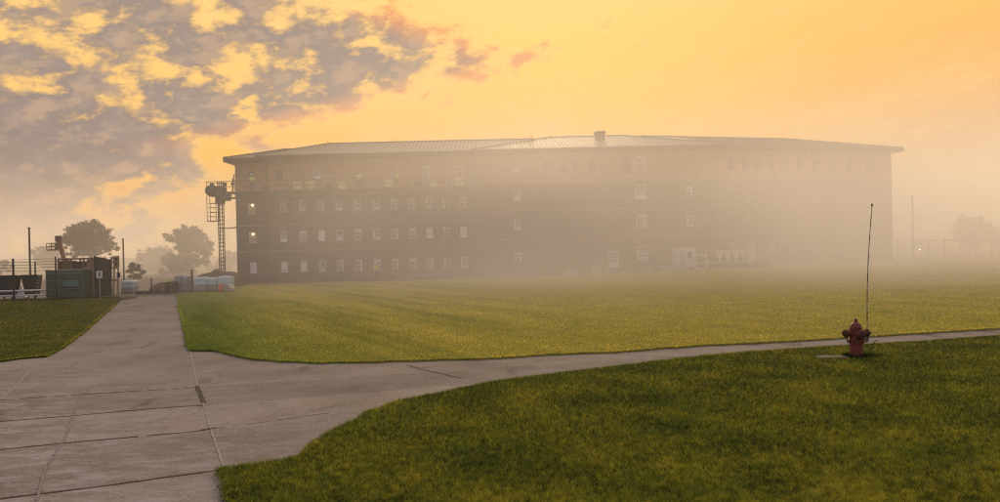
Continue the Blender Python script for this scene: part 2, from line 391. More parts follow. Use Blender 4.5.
mid_poly = ragged([Vector((redge(45), 45, ZL)), Vector((redge(34), 34, ZL))] + me_ + [Vector((60, 36.5, ZL))], .09) + [Vector((60, 45, ZL))]
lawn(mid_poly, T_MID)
left_edge = [(122, 299), (112, 307), (95, 322), (80, 335), (60, 349), (47, 356), (20, 358), (0, 361)]
le = [P(*p, ZL) for p in left_edge]
left_poly = ragged(le + [Vector((-24, 20.5, ZL))], .05) + [Vector((-80, 20, ZL)), Vector((-80, 54.4, ZL)), Vector((le[0].x, 54.4, ZL))]
lawn(left_poly, turf_mat('left', .8) if False else T_NEAR)
# the lawn's far half, rising gently towards the building's far end
b = MB(); ys = [45, 47, 49, 51, 53, 55, 56.5, 58, 61, 64, 67, 70, 73, 76, 80, 86, 95, 110, 140, 200, 320]
cols = 44; rows = []
for y in ys:
    xl = redge(min(y, 56)); xr = 60 if y == 45 else 60 + (y - 45) * 2.2
    rows.append([Vector((xl + (xr - xl) * i / cols, y, ZL + rise(xl + (xr - xl) * i / cols, y))) for i in range(cols + 1)])
vs = [p for r in rows for p in r]
b.add(vs, [[j * (cols + 1) + i, j * (cols + 1) + i + 1, (j + 1) * (cols + 1) + i + 1, (j + 1) * (cols + 1) + i] for j in range(len(ys) - 1) for i in range(cols)])
b.add([rows[0][0], rows[0][0] - Vector((0, 0, .1))] + [p for r in rows[1:7] for p in (r[0], r[0] - Vector((0, 0, .1)))], [[2 * k, 2 * k + 1, 2 * k + 3, 2 * k + 2] for k in range(6)])
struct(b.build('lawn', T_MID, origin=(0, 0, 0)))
# gravel yard behind the fence and past the end of the road
b = MB(); b.add([(-120, 54.2, .012), (redge(56) + .3, 56.2, .012), (redge(56) + .3, 130, .012), (-120, 130, .012)], [[0, 1, 2, 3]])
struct(b.build('yard_ground', M['gravel'], origin=(0, 0, 0)))
# bare soil along the foot of the building
b = MB(); pts = []
for i in range(61):
    x = -27 + i * 1.25; pts.append((x, 73.6 + .7 * mnoise.noise(Vector((x * .3, 0, 0))) + (max(0, x - 22) * .27)))
b.add([(x, y, ZL + .02 + rise(x, y)) for x, y in pts] + [(x, 79.5 + max(0, x - 22) * .27, ZL + .02 + rise(x, 79.5)) for x, y in pts], [[i, i + 1, 62 + i, 61 + i] for i in range(60)])
struct(b.build('bare_ground', M['soil'], origin=(0, 0, 0)))

# grass blades
def inside(px, py, poly):
    x = np.array([p.x for p in poly]); y = np.array([p.y for p in poly]); r = np.zeros(len(px), bool); j = len(poly) - 1
    for i in range(len(poly)):
        c = ((y[i] > py) != (y[j] > py)) & (px < (x[j] - x[i]) * (py - y[i]) / (y[j] - y[i] + 1e-12) + x[i]); r ^= c; j = i
    return r
def blades(poly, n, dmin, dmax, hgt, mt, name='grass', contrast=.95, edge=None):
    # picked so that a square of the picture gets about the same number near and far
    u = np.random.rand(n * 3); D = 1 / (1 / dmin + u * (1 / dmax - 1 / dmin)); x = (np.random.rand(n * 3) * 2 - 1) * .72 * D
    k = inside(x, D, poly); x = x[k][:n]; D = D[k][:n]
    if edge is not None:      # ragged fringe along the paving
        ex, ey = [], []
        for a, b_ in zip(edge, edge[1:]):
            L = (b_ - a).length; m = int(L * 320); f = np.random.rand(m)
            ex.append(a.x + (b_.x - a.x) * f + np.random.randn(m) * .035); ey.append(a.y + (b_.y - a.y) * f + np.random.randn(m) * .045)
        x = np.concatenate([x] + ex); D = np.concatenate([D] + ey)
    n = len(x)
    pn = np.array([.28 * mnoise.noise(Vector((a * 1.1, b_ * .9, 0))) + .22 * mnoise.noise(Vector((a * 8, b_ * 4.0, 5))) + .6 * mnoise.noise(Vector((a * 22, b_ * 8, 8))) + .8 * mnoise.noise(Vector((a * 40, b_ * 14, 3))) for a, b_ in zip(x, D)])
    h = hgt * (.55 + .45 * np.random.rand(n) + .6 * pn); h = np.clip(h, .010, None)
    w = np.clip(.0009 * D, .008, .035) * (.6 + .8 * np.random.rand(n))
    th = np.random.rand(n) * 6.283; ln = (.3 + .9 * np.random.rand(n)) * h; la = np.random.rand(n) * 6.283
    v = np.zeros((n, 3, 3), np.float32)
    v[:, 0, 0] = x - np.cos(th) * w / 2; v[:, 0, 1] = D - np.sin(th) * w / 2; v[:, 0, 2] = ZL - .006
    v[:, 1, 0] = x + np.cos(th) * w / 2; v[:, 1, 1] = D + np.sin(th) * w / 2; v[:, 1, 2] = ZL - .006
    v[:, 2, 0] = x + np.cos(la) * ln; v[:, 2, 1] = D + np.sin(la) * ln; v[:, 2, 2] = ZL + h
    me = bpy.data.meshes.new(name); me.vertices.add(n * 3); me.vertices.foreach_set('co', v.ravel())
    me.loops.add(n * 3); me.loops.foreach_set('vertex_index', np.arange(n * 3, dtype=np.int32))
    me.polygons.add(n); me.polygons.foreach_set('loop_start', np.arange(0, n * 3, 3, dtype=np.int32))
    at = me.attributes.new('tint', 'FLOAT', 'POINT')
    t = np.clip(.30 + .30 * np.random.rand(n) + contrast * pn + (np.random.rand(n) > .975) * .5, 0, 1); tv = np.repeat(t, 3).reshape(n, 3); tv[:, :2] *= .45  # lit tufts and the shaded gaps between them are painted into the tint
    at.data.foreach_set('value', tv.ravel().astype(np.float32))
    me.materials.append(mt); me.update(); me.validate()
    o = bpy.data.objects.new(name, me); C.objects.link(o); o['kind'] = 'stuff'
    return o
B_NEAR, B_MID = blade_mat('near'), blade_mat('mid')
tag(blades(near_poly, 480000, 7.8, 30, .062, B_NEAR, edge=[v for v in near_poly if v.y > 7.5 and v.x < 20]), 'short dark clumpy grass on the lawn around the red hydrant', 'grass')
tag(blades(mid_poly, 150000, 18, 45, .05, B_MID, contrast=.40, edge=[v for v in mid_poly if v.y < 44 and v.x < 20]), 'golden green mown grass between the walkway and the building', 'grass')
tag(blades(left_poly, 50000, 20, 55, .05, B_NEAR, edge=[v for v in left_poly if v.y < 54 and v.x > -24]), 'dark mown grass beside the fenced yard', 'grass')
exec_later = []

# ---------------------------------------------------------------- the building
BY = 77.7
bld = thing('barracks_building', 'long four storey dark brick building under construction with pale hipped metal roof in fog', 'building', (9, 80, 0))
def frame_fn(ox, oy, ang):
    ca, sa = math.cos(ang), math.sin(ang)
    return lambda x, y, z: Vector((ox + ca * x - sa * y, oy + sa * x + ca * y, z))
def win_protos(kind):
    """one window about its own centre, looking to -y, frame with its pane (and blind) under it"""
    return kind
WIN_MESH = {}
def win_mesh(key, fn):
    if key not in WIN_MESH:
        b = MB(); fn(b); me = bpy.data.meshes.new(key[0]); me.from_pydata([v for v in b.v], [], b.f)
        for mm in key[1]: me.materials.append(M[mm])
        me.polygons.foreach_set('material_index', b.m); WIN_MESH[key] = me
    return WIN_MESH[key]
def window(T, ang, x, z, w, h, kind):
    c = T(x, .10, z)
    def fr(b):
        t = .07
        for sx in (-1, 1): b.box((sx * (w / 2 - t / 2 - .004), 0, 0), (t, .08, h - .008))
        b.box((0, -.075, -h / 2 + .03), (w + .1, .12, .06))
        for sz in (-1, 0, 1): b.box((0, .001 * sz + .002, sz * (h / 2 - t / 2 - .004)), (w - 2 * t - .012, .07, t * (1 if sz else .8)))
    f = bpy.data.objects.new('window', win_mesh(('window', ('frame' if kind != 'dark' else 'steel',), round(w, 2), round(h, 2)), fr)); C.objects.link(f)
    f.parent = bld; f.location = c - WL[bld]; f.rotation_euler = (0, 0, ang)
    pm = {'film': 'film', 'dark': 'glassd', 'lit': 'glow', 'sheet': 'blind'}[kind]
    p = bpy.data.objects.new('pane', win_mesh(('pane', (pm,), round(w, 2), round(h, 2)), lambda b: b.box((0, .06, 0), (w - .02, .02, h - .02)))); C.objects.link(p); p.parent = f
    if kind == 'film':
        n = random.choice((0, 1, 2, 3))
        def bl(b):
            if n == 0: b.box((0, .03, h * .33), (w - .18, .012, h * .22))
            elif n == 1: b.box((0, .03, -h * .30), (w - .18, .012, h * .26))
            elif n == 2:
                b.box((-w * .28, .03, 0), (w * .12, .012, h - .2)); b.box((w * .1, .03, -h * .32), (w * .4, .012, h * .2))
            else:
                b.box((w * .28, .03, 0), (w * .12, .012, h - .2)); b.box((-w * .05, .03, h * .36), (w * .4, .012, h * .12))
        o = bpy.data.objects.new('blind', win_mesh(('blind', ('blind',), n, round(h, 2)), bl)); C.objects.link(o); o.parent = f
    if kind == 'lit':
        o = bpy.data.objects.new('lamp', win_mesh(('lamp', ('bulb',)), lambda b: b.lathe([(.02, .1), (.09, .05), (.1, 0), (.06, -.06), (.01, -.08)], (.02, -.0, h * .3), n=10))); C.objects.link(o); o.parent = f
def facade(T, ang, x0, x1, wins, ztop=12.95, zb=-.1):
    """front wall with a real opening for every window"""
    def face(b, za, zc):
        ws = [q for q in wins if za < q[1] < zc]
        xs = sorted({x0, x1} | {q[0] - q[2] / 2 for q in ws} | {q[0] + q[2] / 2 for q in ws})
        zs = sorted({za, zc} | {q[1] - q[3] / 2 for q in ws} | {q[1] + q[3] / 2 for q in ws})
        for xa, xb in zip(xs, xs[1:]):
            for z0, z1 in zip(zs, zs[1:]):
                mx, mz = (xa + xb) / 2, (z0 + z1) / 2
                if any(abs(mx - q[0]) < q[2] / 2 and abs(mz - q[1]) < q[3] / 2 for q in ws): continue
                b.add([T(xa, 0, z0), T(xb, 0, z0), T(xb, 0, z1), T(xa, 0, z1)], [[0, 1, 2, 3]])
        for x, z, w, h, k in ws:
            a, c_, l, u = x - w / 2, x + w / 2, z - h / 2, z + h / 2; d = .2
            for p, q in (((a, l), (a, u)), ((c_, u), (c_, l)), ((a, u), (c_, u)), ((c_, l), (a, l))):
                b.add([T(p[0], 0, p[1]), T(q[0], 0, q[1]), T(q[0], d, q[1]), T(p[0], d, p[1])], [[0, 1, 2, 3]])
    lo = MB(); face(lo, zb, 9.5); up = MB(); face(up, 9.5, ztop)
    for x, z, w, h, k in wins: window(T, ang, x, z, w, h, k)
    return lo, up
def block(ox, oy, ang, w, dep, wins, bands, eave=12.95, ov=.9, ridge_in=5.5, ridge_h=2.0, ridge_d=None, ext0=None, ext1=None):
    T = frame_fn(ox, oy, ang)
    lo, up = facade(T, ang, 0, w, wins, eave)
    for bb, z0, z1 in ((lo, -.1, 9.5), (up, 9.5, eave)):   # ends and back
        for (xa, ya), (xb, yb) in (((0, 0), (0, dep)), ((w, dep), (w, 0)), ((w, dep), (0, dep))):
            bb.add([T(xa, ya, z0), T(xb, yb, z0), T(xb, yb, z1), T(xa, ya, z1)], [[0, 1, 2, 3]])
    lo.build('wall', M['brick'], bld); o = up.build('wall', M['upper'], bld); o['label'] = 'orange tan unclad upper storey wall'
    for z in bands:
        bd = MB(); bd.add([T(x, y, zz) for zz in (z - .055, z + .055) for x, y in ((.02, -.05), (w - .02, -.05), (w - .02, .03), (.02, .03))], [[0, 1, 5, 4], [1, 2, 6, 5], [2, 3, 7, 6], [3, 0, 4, 7], [4, 5, 6, 7], [3, 2, 1, 0]])
        bd.build('stone_band', M['band'], bld)
    rd = ridge_d or dep / 2
    # roof: soffit/fascia ring, four slopes
    e0, e1, y0, y1 = (-ov if ext0 is None else .0), (w + ov if ext1 is None else w), -ov, 2 * rd + ov
    zE, zR = eave + .12, eave + ridge_h
    rx0, rx1 = (ridge_in if ext0 is None else -ext0), (w - ridge_in if ext1 is None else w + ext1)
    ra, rb = T(rx0, rd, zR), T(rx1, rd, zR)
    c = [T(e0, y0, zE), T(e1, y0, zE), T(e1, y1, zE), T(e0, y1, zE)]
    rf = MB(); rf.add(c + [ra, rb], [[0, 1, 5, 4], [1, 2, 5], [2, 3, 4, 5], [3, 0, 4]], 0)
    # raised seams on the slopes one can see
    n = int((e1 - e0) / .42)
    for i in range(1, n):
        x = e0 + (e1 - e0) * i / n
        run = rd + ov
        tmax = min([1] + ([(x - e0) / (ridge_in - e0)] if ext0 is None else []) + ([(e1 - x) / (e1 - (w - ridge_in))] if ext1 is None else []))
        p = T(x, y0, zE + .02); q = T(x, y0 + run * tmax, zE + (zR - zE) * tmax + .02)
        d = T(.055, 0, 0) - T(0, 0, 0); up_ = Vector((0, 0, .05))
        rf.add([p - d, p + d, q + d, q - d, p - d + up_, p + d + up_, q + d + up_, q - d + up_], [[4, 5, 6, 7], [0, 1, 5, 4], [1, 2, 6, 5], [3, 0, 4, 7]], 1)
    for a_, b_ in ([(c[0], ra)] if ext0 is None else []) + [(ra, rb)] + ([(rb, c[1])] if ext1 is None else []): rf.tube(a_ + Vector((0, 0, .03)), b_ + Vector((0, 0, .03)), .10, None, 6, 1)
    # snow guard rail just above the eave
    rg = MB()
    k = (zR - zE) / (rd + ov)
    rf_o = rf.build('roof', [M['pan'], M['rib']], bld)
    fz = MB(); lo_, hi_ = eave - .28, eave + .10
    for (xa, ya), (xb, yb) in (((e0, y0), (e1, y0)), ((e1, y0), (e1, y1)), ((e1, y1), (e0, y1)), ((e0, y1), (e0, y0))):
        fz.add([T(xa, ya, lo_), T(xb, yb, lo_), T(xb, yb, hi_), T(xa, ya, hi_)], [[0, 1, 2, 3]])
    fz.add([T(e0, y0, lo_), T(e1, y0, lo_), T(e1, y1, lo_), T(e0, y1, lo_)], [[0, 1, 2, 3]])
    fz.add([T(e0, y0, hi_), T(e1, y0, hi_), T(e1, y1, hi_), T(e0, y1, hi_)], [[0, 1, 2, 3]])
    fz.build('fascia', M['fascia'], bld)
    return T
sx = lambda px, D=BY: (px - 500) / F * D
rows = [1.58, 4.74, 7.85]
LX0 = sx(269); LX1 = sx(482); CX1 = sx(716)
# stub at the end, set back
wins = [(sx(253, 79) - sx(237, 79), z + (-.05), .74, 1.2, k) for z, k in ((1.58, 'sheet'), (4.75, 'lit'), (7.8, 'lit'))] + [(sx(253, 79) - sx(237, 79), 11.1, .74, 1.15, 'dark')]
block(sx(237, 78.9), 78.9, 0, LX0 - sx(237, 78.9) + .2, 9, wins, (3.25, 5.95), ridge_in=4.0, ridge_h=1.6, ridge_d=4.4, eave=12.9, ext1=2.5)
# the long wing under the mast platform
wins = []
for i, px in enumerate((284, 303.5, 322, 340, 358.5, 377, 395, 413, 430, 447, 464)):
    for z in rows: wins.append((sx(px) - LX0, z, .72, 1.15, 'sheet' if (i < 2 and z < 2) or random.random() < .12 else 'film'))
for px, k in ((281, 'dark'), (319, 'film'), (428, 'film'), (462, 'film')): wins.append((sx(px) - LX0, 11.1, .72, 1.1, k))
block(LX0, BY, 0, LX1 - LX0, 11, wins, (3.25, 5.95), ridge_in=5.2, ridge_h=2.05, ridge_d=5.5, ext1=5.9)
# the taller middle
wins = []
for z in (11.3, 8.35, 5.3, 2.0):
    wins.append((sx(518) - LX1, z, .7, 1.05, 'film'))
    for px in (548, 564, 577, 593): wins.append((sx(px) - LX1, z, .8, 1.3, 'dark' if z > 4 else random.choice(('dark', 'sheet'))))
    wins.append((sx(641.5) - LX1, z + .1, 1.15, 1.5, 'film'))
wins += [(sx(627) - LX1, 11.2, .95, 1.5, 'dark'), (sx(613) - LX1, 1.55, 1.0, 1.7, 'film'), (sx(690) - LX1, 8.35, .7, 1.1, 'film'), (sx(690) - LX1, 5.3, .7, 1.1, 'film'), (sx(667) - LX1, 5.3, .8, 1.3, 'dark')]
TC = block(LX1, BY - .35, 0, CX1 - LX1, 16, wins, (3.85, 6.8), ridge_in=8.0, ridge_h=2.55, ridge_d=8.3)
# the far wing, turned away
ANG = R(15.6); RW = 22.6
wins = []
for i, xx in enumerate((2.1, 3.9, 5.4, 7.0, 8.7, 10.6, 12.6, 14.8, 17.0, 19.6)):
    for z in (11.2, 8.2, 5.1): wins.append((xx, z, .8, 1.25, 'dark'))
    if i % 3 == 0: wins.append((xx, 2.3, .8, 1.25, 'film'))
block(CX1 - .1, BY + .25, ANG, RW, 14, wins, (3.85, 6.8), ridge_in=8.5, ridge_h=2.15, ridge_d=7.2, ext0=4.5)
# cupola on the middle ridge
b = MB(); cx = sx(602.5, 82.6); cy = BY + 4.9
b.box((cx, cy, 14.85), (.98, .98, 1.0)); b.box((cx, cy, 15.43), (1.2, 1.2, .16)); b.box((cx, cy, 15.55), (1.0, 1.0, .08), 0, 0, .6)
for q in (-.3, 0, .3): b.box((cx + q, cy - .5, 14.9), (.06, .06, .8))
b.build('roof_vent', M['rust'], bld)
b = MB()
for px, py in ((534, 137),): q = Vector((sx(px, 83), 83, 14.6)); b.tube(q, q + Vector((0, 0, .9)), .05)
b.build('vent_pipe', M['steel'], bld)
b = MB(); b.box((sx(269) - .02, BY - .06, 6.4), (.10, .10, 12.2)); b.build('downpipe', M['fascia'], bld)
# lightning rods along the ridge
for px in (330, 360, 395, 430):
    b = MB(); q = Vector((sx(px, 83.2), 83.2, 14.95)); b.tube(q, q + Vector((0, 0, .5)), .018)
    b.build('lightning_rod', M['steel'], bld)

# ---------------------------------------------------------------- mast climbing platform
PY = 76.2; DZ = 9.32
mp = thing('mast_climber', 'long railed work platform on lattice masts hung across the brick front', 'work platform', (sx(222, PY), PY, 0))
def lattice(b, x, y, z0, z1, w=.42, step=.38):
    for dx in (-1, 1):
        for dy in (-1, 1): b.bar((x + dx * w / 2, y + dy * w / 2, z0), (x + dx * w / 2, y + dy * w / 2, z1), .075)
    z = z0 + .1; k = 0
    while z < z1:
        for dy in (-1, 1): b.bar((x - w / 2, y + dy * w / 2, z), (x + w / 2, y + dy * w / 2, z), .05)
        for dx in (-1, 1): b.bar((x + dx * w / 2, y - w / 2, z), (x + dx * w / 2, y + w / 2, z), .05)
        z += step; k += 1
mx = sx(222, PY)
b = MB(); lattice(b, mx, PY, .3, 10.4); b.build('mast', M['darks'], mp)
b = MB(); b.box((mx, PY, .16), (1.6, 1.6, .3)); [b.box((mx + dx, PY + dy, .06), (.3, .3, .1)) for dx in (-1.1, 1.1) for dy in (-1.0, 1.0)]; b.build('base_frame', M['darks'], mp)
x_end = sx(478, PY)
b = MB(); b.b2((mx - 1.2, PY - .6, DZ - .12), (x_end, PY + .75, DZ))
for zz in (DZ - .13, DZ - .62): b.bar((mx - .2, PY - .5, zz), (x_end, PY - .5, zz), .07); b.bar((mx - .2, PY + .5, zz), (x_end, PY + .5, zz), .07)
n = int((x_end - mx) / .75)
for i in range(n):
    xa = mx + i * .75
    for yy in (PY - .5, PY + .5): b.bar((xa, yy, DZ - .13), (xa + .375, yy, DZ - .62), .04); b.bar((xa + .375, yy, DZ - .62), (xa + .75, yy, DZ - .13), .04)
b.build('deck', M['steel'], mp)
b = MB(); xa = mx - 1.2
while xa < x_end:
    b.bar((xa, PY - .58, DZ), (xa, PY - .58, DZ + 1.05), .05); xa += 1.45
for zz in (.5, 1.05): b.bar((mx - 1.2, PY - .58, DZ + zz), (x_end, PY - .58, DZ + zz), .04)
for yy in (PY - .58, PY + .7):
    b.bar((mx - 1.2, yy, DZ), (mx - 1.2, yy, DZ + 1.05), .05)
b.bar((mx - 1.2, PY - .58, DZ + 1.05), (mx - 1.2, PY + .7, DZ + 1.05), .04); b.bar((mx - 1.2, PY + .7, DZ + 1.05), (mx + .6, PY + .7, DZ + 1.05), .04)
b.build('railing', M['steel'], mp)
b = MB()   # drive unit at the end of the deck
b.box((mx - .25, PY - .1, DZ + .05), (1.5, 1.2, .9)); b.lathe([(.2, -.75), (.55, -.7), (.62, 0), (.55, .6), (.2, .68)], (mx - .75, PY - .05, DZ + .15), (0, 1, 0), 16)
b.box((mx + .45, PY, DZ - .5), (.9, 1.0, .7)); b.box((mx - .05, PY, DZ - .75), (.75, .8, .9)); b.box((mx - .85, PY, DZ + .72), (.4, .6, .5), 0, 0, .7)
b.box((mx + .55, PY - .3, DZ + .75), (.35, .3, .45)); b.build('drive_unit', M['darks'], mp, bevel=.04)
b = MB()   # hanging access cage
cx0, cx1 = mx - 1.25, mx - .35
for xx in (cx0, cx1):
    for yy in (PY - .4, PY + .4): b.bar((xx, yy, DZ - 2.9), (xx, yy, DZ - .3), .05)
for zz in (-2.9, -2.45, -2.0, -1.55, -1.1):
    for yy in (PY - .4, PY + .4): b.bar((cx0, yy, DZ + zz), (cx1, yy, DZ + zz), .035)
b.b2((cx0, PY - .4, DZ - 2.95), (cx1, PY + .4, DZ - 2.9)); b.build('access_cage', M['steel'], mp)
b = MB(); b.bar((mx, PY + .2, 5.65), (sx(238, 78.5), 78.95, 5.85), .07); b.bar((mx, PY - .2, 5.65), (sx(238, 78.5), 78.95, 5.8), .07); b.build('wall_tie', M['steel'], mp)
m2 = sx(449, PY)
b = MB(); lattice(b, m2, PY, .3, DZ - .7); b.box((m2, PY, .16), (1.5, 1.5, .3)); b.build('mast', M['steel'], mp)
b = MB()   # scaffold frame slung below the deck
for px in (279.5, 284, 288.5, 293): b.bar((sx(px, PY), PY - .45, DZ - .6), (sx(px + .8, PY), PY - .45, DZ - 2.6), .05)
for zz in (-1.2, -1.9, -2.55): b.bar((sx(279.8, PY), PY - .45, DZ + zz), (sx(294, PY), PY - .45, DZ + zz), .04)
b.build('hanging_frame', M['steel'], mp)
# sheltered end: canvas wind break
b = MB(); xs_ = sx(476, PY); b.add([(xs_ - 1.1, PY + .6, DZ + .2), (xs_ + .5, PY + .6, DZ + .2), (xs_ + .5, PY + .6, DZ + 2.2), (xs_ - .9, PY + .58, DZ + .9)], [[0, 1, 2, 3]])
b.prism([(xs_ - 1.1, PY + .3, DZ + .2), (xs_ + .4, PY + .3, DZ + .2), (xs_ + .4, PY + .3, DZ + 2.1)], (0, .03, 0)); b.build('wind_break', M['wood'], mp)
# brick pallets on the deck
def brick_pallet(name='brick_pallet', label='', loc=(0, 0, 0), top='yellowbrick'):
    t = thing(name, label, 'pallet', loc, 'brick pallets on the work platform')
    x, y, z = loc; b = MB()
    for i in range(5): b.box((x - .36 + i * .18, y, z + .11), (.12, .8, .03))
    for dy in (-.34, 0, .34): b.box((x, y + dy, z + .045), (.86, .09, .09))
    b.build('pallet', M['wood'], t)
    b = MB()
    for k in range(9):
        for i in range(4): b.box((x - .32 + i * .21, y + .004 * (k % 2), z + .17 + k * .088), (.195, .74, .075))
    b.build('brick_stack', M[top], t); return t
bp0 = brick_pallet(label='pallet of buff bricks on the deck beside the yellow vested worker', loc=(sx(299, PY), PY + .1, DZ))
dup(bp0, (sx(312, PY), PY + .1, DZ), 'pallet of buff bricks below the lone upper window')
dup(bp0, (sx(391, PY), PY + .1, DZ), 'pallet of buff bricks beside the farther yellow vested worker')
dup(bp0, (sx(461, PY), PY + .1, DZ), 'pallet of buff bricks next to the triangular wind break')
# mortar tubs
def tub(loc, label):
    b = MB(); b.lathe([(.26, 0), (.30, .02), (.36, .5), (.39, .52), (.39, .56), (.33, .56), (.29, .4)], loc, n=18)
    return tag(b.build('mortar_tub', M['darks'], origin=loc), label, 'tub', 'mortar tubs on the work platform')
def sack(px, label, mt_):
    b = MB(); c = Vector((sx(px, PY), PY - .1, DZ)); 
    for k in range(4): b.box(c + Vector((.05 * (-1) ** k, .02 * k, .10 + .17 * k)), (.85 - .05 * k, .5, .155), .12 * (-1) ** k, 0, .9)
    return tag(b.build('sack_stack', M[mt_], bevel=.04), label, 'sacks', 'sacks on the work platform')
sack(344, 'pile of pale mortar sacks on the platform just past the lone upper window', 'yellowbrick'); sack(378, 'pile of pale mortar sacks on the platform between two yellow vested workers', 'block'); sack(436, 'pile of pale mortar sacks on the platform near the far mast', 'yellowbrick')
b = MB(); q = Vector((sx(447, PY), PY - .2, DZ)); b.path([q, q + Vector((.25, 0, 1.0)), q + Vector((.75, 0, .95)), q + Vector((1.2, 0, .6))], .05, 6); b.box(q + Vector((0, 0, .03)), (.5, .4, .06)); tag(b.build('hoist_arm', M['white']), 'pale bent hoist arm standing on the platform by the far mast', 'hoist')
tub((sx(330, PY), PY, DZ), 'black mortar tub on the deck past the brick pallets')
tub((sx(268, PY), PY, DZ), 'black mortar tub on the deck before the building corner')
tub((sx(420, PY), PY, DZ), 'black mortar tub on the deck near the second mast')

# ---------------------------------------------------------------- people
def skin_obj(name, verts, edges, rad, mt, parent, root=0):
    me = bpy.data.meshes.new(name); me.from_pydata(verts, edges, []); o = bpy.data.objects.new(name, me); C.objects.link(o)
    o.parent = parent; md = o.modifiers.new('skin', 'SKIN'); md.use_smooth_shade = True
    sv = me.skin_vertices[0].data
    for i, r in enumerate(rad): sv[i].radius = (r, r) if not isinstance(r, tuple) else r; sv[i].use_root = (i == root)
    o.modifiers.new('sub', 'SUBSURF').levels = 1; o.modifiers['sub'].render_levels = 1
    me.materials.append(mt); return o
def person(loc, label, rz, vest, lean=0.0, reach=0.0):
    t = thing('person', label, 'person', loc); t.rotation_euler = (0, 0, rz)
    ly = -lean   # how far the upper body leans ahead
    V = [(0, 0, .95), (0, ly * .3, 1.15), (0, ly * .7, 1.36), (0, ly * .95, 1.50), (0, ly * 1.1 - .01, 1.60), (0, ly * 1.15 - .02, 1.70)]
    E = [(0, 1), (1, 2), (2, 3), (3, 4), (4, 5)]; Rr = [(.15, .11), (.14, .10), (.17, .11), .055, (.078, .095), (.06, .075)]
    V.append((0, ly * 1.12 - .115, 1.615)); E.append((4, 6)); Rr.append(.018)      # nose
    arms = []
    for s in (-1, 1):
        k = len(V); sh = (s * .19, ly * .75, 1.42); el = (s * .25, ly * .75 - .05 - reach * .1, 1.14 + reach * .12); wr = (s * .2, ly * .8 - .26 - reach * .15, 1.02 + reach * .22); pa = (s * .19, ly * .8 - .34 - reach * .16, 1.01 + reach * .24)
        V += [sh, el, wr, pa]; E += [(2, k), (k, k + 1), (k + 1, k + 2), (k + 2, k + 3)]; Rr += [.062, .045, .03, (.04, .018)]; arms.append((sh, el, wr))
        for j, (fx, fl) in enumerate(((-.03, .06), (-.01, .075), (.01, .072), (.03, .055))):
            q = len(V); V += [(pa[0] + fx, pa[1] - .03, pa[2]), (pa[0] + fx * 1.1, pa[1] - fl, pa[2] - .02), (pa[0] + fx * 1.1, pa[1] - fl - .012, pa[2] - .05)]
            E += [(k + 3, q), (q, q + 1), (q + 1, q + 2)]; Rr += [.009, .009, .007]
        q = len(V); V += [(pa[0] - s * .045, pa[1] + .02, pa[2] + .005), (pa[0] - s * .055, pa[1] - .03, pa[2] - .01)]; E += [(k + 3, q), (q, q + 1)]; Rr += [.011, .009]
    legs = []
    for s in (-1, 1):
        k = len(V); hp = (s * .095, 0, .88); kn = (s * .11, -.03, .50); an = (s * .12, .03, .10); to = (s * .14, -.13, .05)
        V += [hp, kn, an, to]; E += [(0, k), (k, k + 1), (k + 1, k + 2), (k + 2, k + 3)]; Rr += [.09, .06, .042, .04]; legs.append((hp, kn, an, to))
    skin_obj('body', V, E, Rr, M['skin'], t)
    jv = [(0, 0, .86), (0, ly * .3, 1.15), (0, ly * .7, 1.36), (0, ly * .9, 1.47)]; je = [(0, 1), (1, 2), (2, 3)]; jr = [(.18, .14), (.165, .125), (.195, .135), .075]
    for sh, el, wr in arms:
        k = len(jv); jv += [sh, el, tuple(Vector(el).lerp(Vector(wr), .8))]; je += [(2, k), (k, k + 1), (k + 1, k + 2)]; jr += [.078, .06, .045]
    skin_obj('jacket', jv, je, jr, vest, t)
    tv = [(0, 0, .93)]; te = []; tr = [(.165, .125)]
    for hp, kn, an, to in legs:
        k = len(tv); tv += [hp, kn, (an[0], an[1], .14)]; te += [(0, k), (k, k + 1), (k + 1, k + 2)]; tr += [.105, .075, .062]
    skin_obj('trousers', tv, te, tr, M['denim'], t)
    for hp, kn, an, to in legs: skin_obj('boot', [(an[0], an[1], .16), (an[0], an[1] + .01, .05), (to[0], to[1], .045)], [(0, 1), (1, 2)], [.058, .058, .05], M['boot'], t, 1)
    b = MB(); b.lathe([(.165, -.005), (.165, .01), (.125, .02), (.115, .08), (.07, .13), (.02, .145)], (0, ly * 1.12 - .03, 1.70), n=16)
    o = b.build('hard_hat', M['white'], None, (0, 0, 0), True); o.parent = t
    return t
person((sx(253, PY), PY + .25, DZ), 'worker in yellow high visibility jacket on the platform before the lit windows', R(20), M['hivis'], .1, .6)
person((sx(233.5, PY), PY + .25, DZ), 'worker in orange jacket at the very end of the platform by the drive unit', R(100), M['hivo'], .12, .3)
person((sx(360, PY), PY + .3, DZ - .0), 'worker in yellow jacket alone midway along the platform', R(170), M['hivis'], .28, .8)
person((sx(398.5, PY), PY + .25, DZ), 'worker in yellow jacket standing beside a pallet of bricks far along the platform', R(200), M['hivis'], .05, .4)
person((sx(377, 73.5), 73.5, ZL + .02), 'worker in pale yellow jacket standing on the ground below the ground floor windows', R(-60), M['hivis'], .15, .5)

